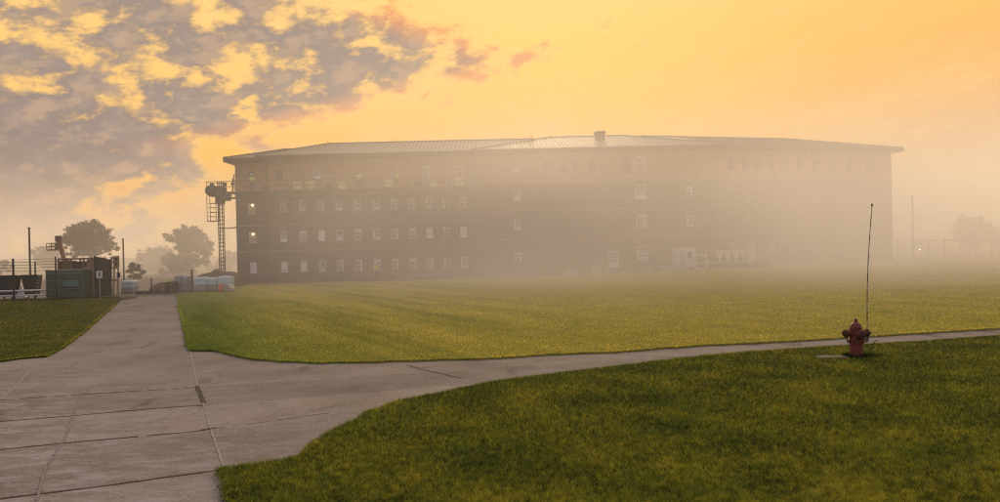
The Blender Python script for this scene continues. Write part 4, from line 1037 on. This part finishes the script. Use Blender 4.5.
tree(186, 122, [(186, 231, 13, 7), (176, 238, 12, 7), (196, 239, 12, 9), (187, 247, 15, 9), (205, 249, 10, 9), (208, 243, 7, 5), (172, 262, 12, 9), (186, 266, 14, 9), (166, 271, 8, 6), (200, 260, 11, 8)], .36, 'tall lobed tree in haze past the end of the road', L2, 17000, .30, 190, seed=9)
tree(134, 100, [(134, 268, 8, 6), (129, 273, 6, 5), (140, 274, 6, 5)], .12, 'small round tree in haze beside the grey pole', L1, 3500, .22, seed=12)
tree(153, 165, [(146, 255, 12, 7), (160, 254, 13, 8), (152, 262, 20, 8), (150, 270, 18, 6)], .3, 'very faint broad tree far behind the gap between the two hazy trees', L2, 5000, .5, seed=17)
tree(48, 150, [(44, 254, 10, 7), (54, 250, 10, 8), (50, 262, 14, 7)], .3, 'faint tree behind the boom lift basket', L2, 4500, .45, seed=21)
tree(-2, 120, [(-3, 266, 8, 6), (6, 267, 6, 5)], .2, 'faint tree at the edge behind the wire fence', L2, 2500, .35, seed=24)
tree(230, 150, [(226, 262, 10, 6), (234, 258, 9, 7), (215, 268, 9, 5)], .25, 'faint low tree behind the lattice mast', L2, 3000, .45, seed=28)
tree(970, 104, [(968, 222, 11, 8), (978, 226, 10, 9), (962, 232, 12, 9), (975, 238, 16, 9)], .35, 'pale ghostly tree in fog behind the far fence', L2, 9000, .36, gz0=rise(70, 104), seed=31)
tree(1010, 112, [(1004, 230, 12, 9), (1014, 226, 10, 9), (1010, 240, 16, 9)], .35, 'ghostly tree at the very edge beyond the foggy fence', L2, 6000, .40, gz0=rise(70, 104), seed=35)

# ---------------------------------------------------------------- hydrant
hp = P(856.5, 357, ZL); hx, hy, hz = hp
t = thing('fire_hydrant', 'weathered red fire hydrant with capped side outlets on the grass', 'hydrant', hp)
b = MB(); b.lathe([(.185, -.03), (.185, .02), (.17, .03), (.158, .05), (.152, .2), (.152, .345), (.165, .352), (.182, .36), (.182, .395), (.17, .398)], hp, n=32); b.build('barrel', M['red'], t, smooth=False)
b = MB(); b.lathe([(.17, .399), (.183, .402), (.183, .44), (.17, .448), (.148, .46), (.143, .56), (.143, .66), (.152, .67), (.155, .69), (.148, .70)], hp, n=32); b.build('upper_barrel', M['red'], t)
for i in range(8):
    a = 2 * math.pi * i / 8 + .2; c = hp + Vector((math.cos(a) * .168, math.sin(a) * .168, .0))
    b = MB(); b.lathe([(.015, .34), (.015, .357), (.011, .36), (.011, .445), (.017, .446), (.017, .462), (.008, .468)], c, n=6); b.build('bolt', M['redd'], t)
b = MB(); b.lathe([(.150, .7015), (.146, .72), (.132, .77), (.108, .815), (.075, .845), (.05, .855), (.045, .87), (.05, .885), (.03, .89)], hp, n=32); b.build('bonnet', M['red'], t, smooth=True)
b = MB(); b.lathe([(.022, .88), (.04, .885), (.034, .93), (.02, .945), (.005, .946)], hp, n=5); b.build('operating_nut', M['brass'], t)
for s in (-1, 1):
    c = hp + Vector((s * .11, 0, .59))
    b = MB(); b.lathe([(.075, 0), (.075, .09), (.088, .095), (.088, .12), (.07, .125)], c, (s, -.12, 0), 20); nz = b.build('side_outlet', M['red'], t)
    c2_ = c + Vector((s, -.12, 0)).normalized() * .1255
    b = MB(); b.lathe([(.092, 0), (.096, .015), (.092, .055), (.075, .075), (.034, .08), (.03, .085), (.03, .12), (.012, .122)], c2_, (s, -.12, 0), 20); b.build('cap', M['redd'], nz)
c = hp + Vector((0, -.11, .57))
b = MB(); b.lathe([(.09, 0), (.09, .07), (.104, .075), (.104, .10), (.08, .105)], c, (.25, -1, 0), 22); nz = b.build('front_outlet', M['red'], t)
b = MB(); b.lathe([(.108, 0), (.112, .02), (.106, .055), (.085, .075), (.036, .08), (.032, .085), (.032, .12), (.012, .122)], c + Vector((.25, -1, 0)).normalized() * .1055, (.25, -1, 0), 22); b.build('cap', M['redd'], nz)
for s in (-1, 1):   # chains drooping from the caps
    b = MB(); pts = [hp + Vector((s * (.28 - .00 * i) + s * .02 * math.sin(i), -.05, .53 - .0 * i)) for i in range(1)]
    for i in range(9):
        f = i / 8; pts.append(hp + Vector((s * (.27 - .10 * f), -.05, .53 - .15 * math.sin(f * math.pi * .85) - .03 * f)))
    b.path(pts, .014, 6); b.build('chain', M['redd'], t)
# marker rod clipped to the hydrant's outlet
rp = hp + Vector((.265, -.03, .42)); tp = A(872, 206.5, hy - .03)
t = thing('marker_rod', 'tall thin banded marker rod leaning from the red hydrant', 'marker', rp)
b = MB(); n = 14; d = tp - rp; dots = []
bend = lambda f: rp + d * f + Vector((-.05 * math.sin(f * math.pi), 0, 0))
for i in range(n):
    b.tube(bend(i / n), bend((i + 1) / n), .0125 - .003 * i / n, .0125 - .003 * (i + 1) / n, 8, i % 2 if i > 0 else 0)
b.build('rod', [M['rodd'], M['rodw']], t)
b = MB(); b.lathe([(.028, 0), (.03, .01), (.03, .10), (.026, .11), (.03, .12), (.03, .19), (.018, .2)], rp - Vector((0, 0, .04)), d, 12); b.build('spring', M['galv'], t)
b = MB(); b.box(rp + Vector((-.03, .0, .02)), (.09, .035, .06)); b.box(rp + Vector((-.055, 0, .10)), (.03, .05, .18)); b.build('bracket', M['galv'], t)
b = MB(); b.lathe([(.012, 0), (.02, .005), (.02, .06), (.006, .07)], tp, d, 8); b.build('tip', M['rodd'], t)
# bent stem, flat concrete pad
sp_ = P(871, 355, ZL); b = MB(); q = [sp_, sp_ + Vector((.01, 0, .12)), sp_ + Vector((.05, 0, .26)), sp_ + Vector((.10, 0, .335)), sp_ + Vector((.17, 0, .36))]
b.path(q, [.009, .008, .008, .010, .014], 7)
for f, (dx, dz) in ((1, (-.06, .05)), (2, (.05, .03)), (1, (.07, .06))): b.add([q[f], q[f] + Vector((dx * .5, .01, dz + .02)), q[f] + Vector((dx, 0, dz)), q[f] + Vector((dx * .5, -.01, dz - .015))], [[0, 1, 2, 3]])
tag(b.build('weed', M['stem']), 'thin bent weed stem in the grass beside the hydrant', 'weed')
cp_ = P(831, 357.5, ZL); b = MB(); b.prism([cp_ + Vector(v) for v in ((-.38, -.16, -.03), (.36, -.2, -.03), (.42, .14, -.03), (-.30, .2, -.03))], (0, 0, .062))
tag(b.build('concrete_pad', M['pad'], bevel=.012), 'small flat concrete pad sunk in the grass by the hydrant', 'pad')
# longer unmown grass round hydrant foot
def tuft_ring(c, r0, r1, n, h):
    b = MB(); vs = []; fs = []
    for _ in range(n):
        a = random.random() * 6.283; r = random.uniform(r0, r1); p = Vector((c.x + math.cos(a) * r, c.y + math.sin(a) * r, ZL - .005)); hh = h * random.uniform(.4, 1.1); l = Vector((random.gauss(0, .35), random.gauss(0, .35), 1)) * hh; s = Vector((math.cos(a * 7), math.sin(a * 7), 0)) * .008
        o = len(vs); vs += [p - s, p + s, p + l]; fs.append([o, o + 1, o + 2])
    return vs, fs
vs, fs = tuft_ring(hp, .15, .32, 900, .13); v2, f2 = tuft_ring(hp + Vector((.32, -.05, 0)), .0, .3, 500, .10); o0 = len(vs); vs += v2; fs += [[i + o0 for i in f] for f in f2]
me = bpy.data.meshes.new('grass'); me.from_pydata(vs, [], fs); me.materials.append(B_NEAR); o = bpy.data.objects.new('grass', me); C.objects.link(o); o['kind'] = 'stuff'; tag(o, 'longer tufts of grass round the foot of the hydrant', 'grass')

# ---------------------------------------------------------------- sky, sun
SUN_AZ, SUN_EL = R(5), R(18)
w = bpy.data.worlds.new('World'); sc.world = w; w.use_nodes = True; nt = w.node_tree
for n in list(nt.nodes): nt.nodes.remove(n)
out = nd(nt, 'ShaderNodeOutputWorld')
tc = nd(nt, 'ShaderNodeTexCoord'); sp = nd(nt, 'ShaderNodeSeparateXYZ'); nt.links.new(tc.outputs['Generated'], sp.inputs[0])
dx, dy, dz = sp.outputs
el = math_n(nt, 'ARCSINE', dz); az = math_n(nt, 'ARCTAN2', dx, dy)
e01 = math_n(nt, 'MULTIPLY', el, 1 / 1.5, None, True)
grad = ramp(nt, [(0, lin(214, 172, 128)), (.05, lin(226, 164, 96)), (.085, lin(250, 184, 70)), (.12, lin(253, 194, 76)), (.17, lin(254, 205, 104)), (.23, lin(254, 213, 130)), (.40, lin(248, 236, 214)), (.7, lin(236, 232, 232))])
nt.links.new(e01, grad.inputs[0]); col = grad.outputs[0]
# paler peach away from the glow on one side
sr = nd(nt, 'ShaderNodeMapRange'); sr.interpolation_type = 'SMOOTHSTEP'; nt.links.new(az, sr.inputs[0]); sr.inputs[1].default_value = .05; sr.inputs[2].default_value = .65
gr2 = ramp(nt, [(0, lin(208, 168, 128)), (.06, lin(208, 158, 112)), (.12, lin(240, 176, 102)), (.17, lin(252, 190, 102)), (.23, lin(250, 196, 120)), (.40, lin(246, 232, 212)), (.7, lin(236, 232, 232))]); nt.links.new(e01, gr2.inputs[0])
col = mix_c(nt, sr.outputs[0], col, gr2.outputs[0])
# soft large veils in the clear part
cb = nd(nt, 'ShaderNodeCombineXYZ'); nt.links.new(math_n(nt, 'MULTIPLY', az, 2.2), cb.inputs[0]); nt.links.new(math_n(nt, 'ADD', math_n(nt, 'MULTIPLY', el, 9.0), math_n(nt, 'MULTIPLY', az, -1.6)), cb.inputs[1])
vn = nd(nt, 'ShaderNodeTexNoise', i_Scale=1.0, i_Detail=6, i_Roughness=.55, i_Distortion=.5); nt.links.new(cb.outputs[0], vn.inputs['Vector'])
vr = ramp(nt, [(.36, (0, 0, 0)), (.68, (1, 1, 1))]); nt.links.new(vn.outputs[0], vr.inputs[0])
col = mix_c(nt, math_n(nt, 'MULTIPLY', vr.outputs[0], .45), col, lin(255, 205, 128))
# broken cloud deck
edge = ramp(nt, [(.0, (.14,) * 3), (.06, (.15,) * 3), (.092, (.19,) * 3), (.112, (.30,) * 3), (.135, (.44,) * 3), (.165, (.59,) * 3), (.185, (.50,) * 3), (.215, (.37,) * 3)]); nt.links.new(e01, edge.inputs[0])
ue = math_n(nt, 'SUBTRACT', edge.outputs[0], .5)
lowfade = nd(nt, 'ShaderNodeMapRange'); nt.links.new(el, lowfade.inputs[0]); lowfade.inputs[1].default_value = .15; lowfade.inputs[2].default_value = .06; lowfade.inputs[3].default_value = 1.0; lowfade.inputs[4].default_value = .40
cov = math_n(nt, 'MULTIPLY', math_n(nt, 'SUBTRACT', ue, az), lowfade.outputs[0])         # > 0 inside the deck
cb = nd(nt, 'ShaderNodeCombineXYZ'); nt.links.new(az, cb.inputs[0]); nt.links.new(math_n(nt, 'ADD', math_n(nt, 'MULTIPLY', el, 1.75), math_n(nt, 'MULTIPLY', az, -.12)), cb.inputs[1]); cb.inputs[2].default_value = 3.7; cshift = nd(nt, 'ShaderNodeVectorMath', operation='ADD'); nt.links.new(cb.outputs[0], cshift.inputs[0]); cshift.inputs[1].default_value = (.022, -.022, 0)
cn = nd(nt, 'ShaderNodeTexNoise', i_Scale=17.0, i_Detail=11, i_Roughness=.6, i_Distortion=.1); nt.links.new(cb.outputs[0], cn.inputs['Vector'])
cs = nd(nt, 'ShaderNodeTexNoise', i_Scale=17.0, i_Detail=11, i_Roughness=.6, i_Distortion=.1); nt.links.new(cshift.outputs[0], cs.inputs['Vector'])
cn2 = nd(nt, 'ShaderNodeTexNoise', i_Scale=4.2, i_Detail=2, i_Roughness=.5); nt.links.new(cb.outputs[0], cn2.inputs['Vector'])
cv = nd(nt, 'ShaderNodeMapRange'); nt.links.new(cov, cv.inputs[0]); cv.inputs[1].default_value = -.08; cv.inputs[2].default_value = .16; cv.inputs[3].default_value = -.26; cv.inputs[4].default_value = .13
lowb = nd(nt, 'ShaderNodeMapRange'); nt.links.new(el, lowb.inputs[0]); lowb.inputs[1].default_value = .19; lowb.inputs[2].default_value = .10; lowb.inputs[3].default_value = 0; lowb.inputs[4].default_value = .34
inside_ = nd(nt, 'ShaderNodeMapRange'); nt.links.new(cov, inside_.inputs[0]); inside_.inputs[1].default_value = .0; inside_.inputs[2].default_value = .12
dens = math_n(nt, 'ADD', math_n(nt, 'ADD', math_n(nt, 'MULTIPLY_ADD', cn.outputs[0], 1.6, -.33), math_n(nt, 'MULTIPLY', cn2.outputs[0], .16)), math_n(nt, 'ADD', cv.outputs[0], math_n(nt, 'MULTIPLY', lowb.outputs[0], inside_.outputs[0])))
alpha = nd(nt, 'ShaderNodeMapRange'); alpha.interpolation_type = 'SMOOTHSTEP'; nt.links.new(dens, alpha.inputs[0]); alpha.inputs[1].default_value = .36; alpha.inputs[2].default_value = .70
core = nd(nt, 'ShaderNodeMapRange'); core.interpolation_type = 'SMOOTHSTEP'; nt.links.new(dens, core.inputs[0]); core.inputs[1].default_value = .46; core.inputs[2].default_value = .76
shade = ramp(nt, [(.3, lin(126, 114, 114)), (.55, lin(150, 134, 128)), (.8, lin(176, 152, 136))]); nt.links.new(cn.outputs[0], shade.inputs[0])
hz_ = nd(nt, 'ShaderNodeMapRange'); nt.links.new(el, hz_.inputs[0]); hz_.inputs[1].default_value = .14; hz_.inputs[2].default_value = .0
lit = nd(nt, 'ShaderNodeMapRange'); lit.interpolation_type = 'SMOOTHSTEP'; nt.links.new(math_n(nt, 'SUBTRACT', cn.outputs[0], cs.outputs[0]), lit.inputs[0]); lit.inputs[1].default_value = .0; lit.inputs[2].default_value = .16
deck = mix_c(nt, hz_.outputs[0], shade.outputs[0], lin(196, 166, 140))
nearedge = nd(nt, 'ShaderNodeMapRange'); nearedge.interpolation_type = 'SMOOTHSTEP'; nt.links.new(cov, nearedge.inputs[0]); nearedge.inputs[1].default_value = .17; nearedge.inputs[2].default_value = .02
ehi = nd(nt, 'ShaderNodeMapRange'); nt.links.new(el, ehi.inputs[0]); ehi.inputs[1].default_value = .12; ehi.inputs[2].default_value = .17
deck = mix_c(nt, math_n(nt, 'MULTIPLY', math_n(nt, 'MULTIPLY', nearedge.outputs[0], .85), ehi.outputs[0]), deck, lin(250, 150, 82))
deck = mix_c(nt, math_n(nt, 'MULTIPLY', lit.outputs[0], .30), deck, lin(226, 182, 140))
ccol = mix_c(nt, core.outputs[0], lin(255, 200, 118), deck)
veil = math_n(nt, 'MULTIPLY', inside_.outputs[0], math_n(nt, 'MULTIPLY_ADD', cn.outputs[0], 1.8, -.30, True))
col = mix_c(nt, math_n(nt, 'MULTIPLY', veil, .75), col, lin(246, 208, 150))
col = mix_c(nt, math_n(nt, 'MULTIPLY', alpha.outputs[0], .94), col, ccol)
# the sky away from the dawn is dull
back = nd(nt, 'ShaderNodeMapRange'); back.interpolation_type = 'SMOOTHSTEP'; nt.links.new(dy, back.inputs[0]); back.inputs[1].default_value = .55; back.inputs[2].default_value = -.3
col = mix_c(nt, back.outputs[0], col, lin(172, 168, 178))
bg1 = nd(nt, 'ShaderNodeBackground', i_Strength=1.08); nt.links.new(col, bg1.inputs[0])
sk = nd(nt, 'ShaderNodeTexSky', sky_type='NISHITA', sun_disc=False, sun_elevation=SUN_EL, sun_rotation=SUN_AZ, dust_density=1.5)
bg2 = nd(nt, 'ShaderNodeBackground', i_Strength=.0015); nt.links.new(sk.outputs[0], bg2.inputs[0])
ad = nd(nt, 'ShaderNodeAddShader'); nt.links.new(bg1.outputs[0], ad.inputs[0]); nt.links.new(bg2.outputs[0], ad.inputs[1]); nt.links.new(ad.outputs[0], out.inputs['Surface'])

sd = bpy.data.lights.new('sun', 'SUN'); sd.energy = 2.0; sd.angle = R(11); sd.color = (1.0, .72, .40)
so = bpy.data.objects.new('sun', sd); C.objects.link(so)
sdir = Vector((math.sin(SUN_AZ) * math.cos(SUN_EL), math.cos(SUN_AZ) * math.cos(SUN_EL), math.sin(SUN_EL)))
so.rotation_euler = (-sdir).to_track_quat('-Z', 'Y').to_euler(); so.location = sdir * 200

# ---------------------------------------------------------------- fog bank: a density grid standing on the ground, thicker to one side
FOG_K = .046
vol = bpy.data.volumes.new('fog'); fo = bpy.data.objects.new('fog', vol); C.objects.link(fo); fo['kind'] = 'stuff'; tag(fo, 'thick warm ground fog lying over the lawn and the building', 'fog')
ng = bpy.data.node_groups.new('fog bank', 'GeometryNodeTree')
ng.interface.new_socket('Geometry', in_out='INPUT', socket_type='NodeSocketGeometry'); ng.interface.new_socket('Geometry', in_out='OUTPUT', socket_type='NodeSocketGeometry')
go = ng.nodes.new('NodeGroupOutput'); vc = ng.nodes.new('GeometryNodeVolumeCube'); ps = ng.nodes.new('GeometryNodeInputPosition'); sx_ = ng.nodes.new('ShaderNodeSeparateXYZ'); ng.links.new(ps.outputs[0], sx_.inputs[0])
def mr(src, a, b_, c_, d_, smooth=True):
    n = ng.nodes.new('ShaderNodeMapRange'); n.interpolation_type = 'SMOOTHSTEP' if smooth else 'LINEAR'; ng.links.new(src, n.inputs[0])
    for i, v in enumerate((a, b_, c_, d_)): n.inputs[i + 1].default_value = v
    return n.outputs[0]
X, Y, Z = sx_.outputs
gm = lambda op, a, b_=None: math_n(ng, op, a, b_)
fx = gm('MAXIMUM', gm('MULTIPLY', mr(X, -28, 3, .04, .92), mr(X, 40, 78, 1, .45)), mr(Y, 84, 112, 0, .55))
# a soft shelf: fog begins nearer the camera towards one side
start = gm('SUBTRACT', Y, mr(X, -30, 40, 6, 0, False))
fy = gm('MULTIPLY', mr(start, 12, 66, 0, 1), mr(start, 12, 46, .85, 1))
fz = gm('ADD', mr(Z, 7, 16.5, .80, .015), mr(Z, 0, 6, .05, 0))
fend = gm('MULTIPLY', mr(Z, 20, 40, 1, 0), mr(Y, 100, 160, 1, .12))
nz = ng.nodes.new('ShaderNodeTexNoise'); nz.inputs['Scale'].default_value = .05; nz.inputs['Detail'].default_value = 4
mpv = ng.nodes.new('ShaderNodeVectorMath'); mpv.operation = 'MULTIPLY'; ng.links.new(ps.outputs[0], mpv.inputs[0]); mpv.inputs[1].default_value = (1, 1, 2.5); ng.links.new(mpv.outputs[0], nz.inputs['Vector'])
fn = mr(nz.outputs[0], .32, .68, .35, 1.65, False)
tot = gm('MULTIPLY', gm('MULTIPLY', fx, fy), gm('MULTIPLY', gm('MULTIPLY', fz, fend), fn))
ng.links.new(gm('MULTIPLY', tot, FOG_K), vc.inputs['Density'])
vc.inputs['Min'].default_value = (-170, 14, -.5); vc.inputs['Max'].default_value = (230, 324, 45.5)
vc.inputs['Resolution X'].default_value = 100; vc.inputs['Resolution Y'].default_value = 100; vc.inputs['Resolution Z'].default_value = 31
ng.links.new(vc.outputs[0], go.inputs[0])
gmod = fo.modifiers.new('bank', 'NODES'); gmod.node_group = ng
fm = bpy.data.materials.new('fog'); fm.use_nodes = True; nt = fm.node_tree
for n in list(nt.nodes): nt.nodes.remove(n)
o_ = nd(nt, 'ShaderNodeOutputMaterial'); vs_ = nd(nt, 'ShaderNodeVolumeScatter', i_Anisotropy=.28); vs_.inputs['Color'].default_value = (1.0, .97, .93, 1)
at = nd(nt, 'ShaderNodeAttribute', attribute_name='density'); nt.links.new(at.outputs['Fac'], vs_.inputs['Density']); em_ = nd(nt, 'ShaderNodeEmission'); em_.inputs[0].default_value = (1.0, .64, .39, 1); nt.links.new(math_n(nt, 'MULTIPLY', at.outputs['Fac'], .14), em_.inputs[1])   # added glow standing in for light scattered many times inside the bank
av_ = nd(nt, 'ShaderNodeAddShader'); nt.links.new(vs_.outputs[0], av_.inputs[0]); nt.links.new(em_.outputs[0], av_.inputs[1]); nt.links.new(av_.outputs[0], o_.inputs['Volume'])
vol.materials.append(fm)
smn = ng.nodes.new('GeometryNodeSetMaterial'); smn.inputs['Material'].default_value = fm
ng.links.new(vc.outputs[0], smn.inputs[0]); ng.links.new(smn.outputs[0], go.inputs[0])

# ---------------------------------------------------------------- camera, render settings
cd = bpy.data.cameras.new('camera'); co = bpy.data.objects.new('camera', cd); C.objects.link(co); sc.camera = co
cd.sensor_width = 36; cd.lens = 36 * F / 1000; cd.clip_start = .1; cd.clip_end = 8000
co.matrix_world = Matrix.Translation((0, 0, CAM_H)) @ ROT.to_4x4()
sc.view_settings.view_transform = 'Standard'; sc.view_settings.look = 'None'; sc.view_settings.exposure = 0; sc.view_settings.gamma = 1
sc.render.engine = 'CYCLES'
sc.cycles.use_denoising = True; sc.cycles.denoising_prefilter = 'NONE'; sc.cycles.pixel_filter_type = 'BLACKMAN_HARRIS'; sc.cycles.filter_width = 1.15
sc.cycles.volume_step_rate = 2.0; sc.cycles.volume_max_steps = 256; sc.cycles.volume_bounces = 12
sc.cycles.max_bounces = 16; sc.cycles.transparent_max_bounces = 8
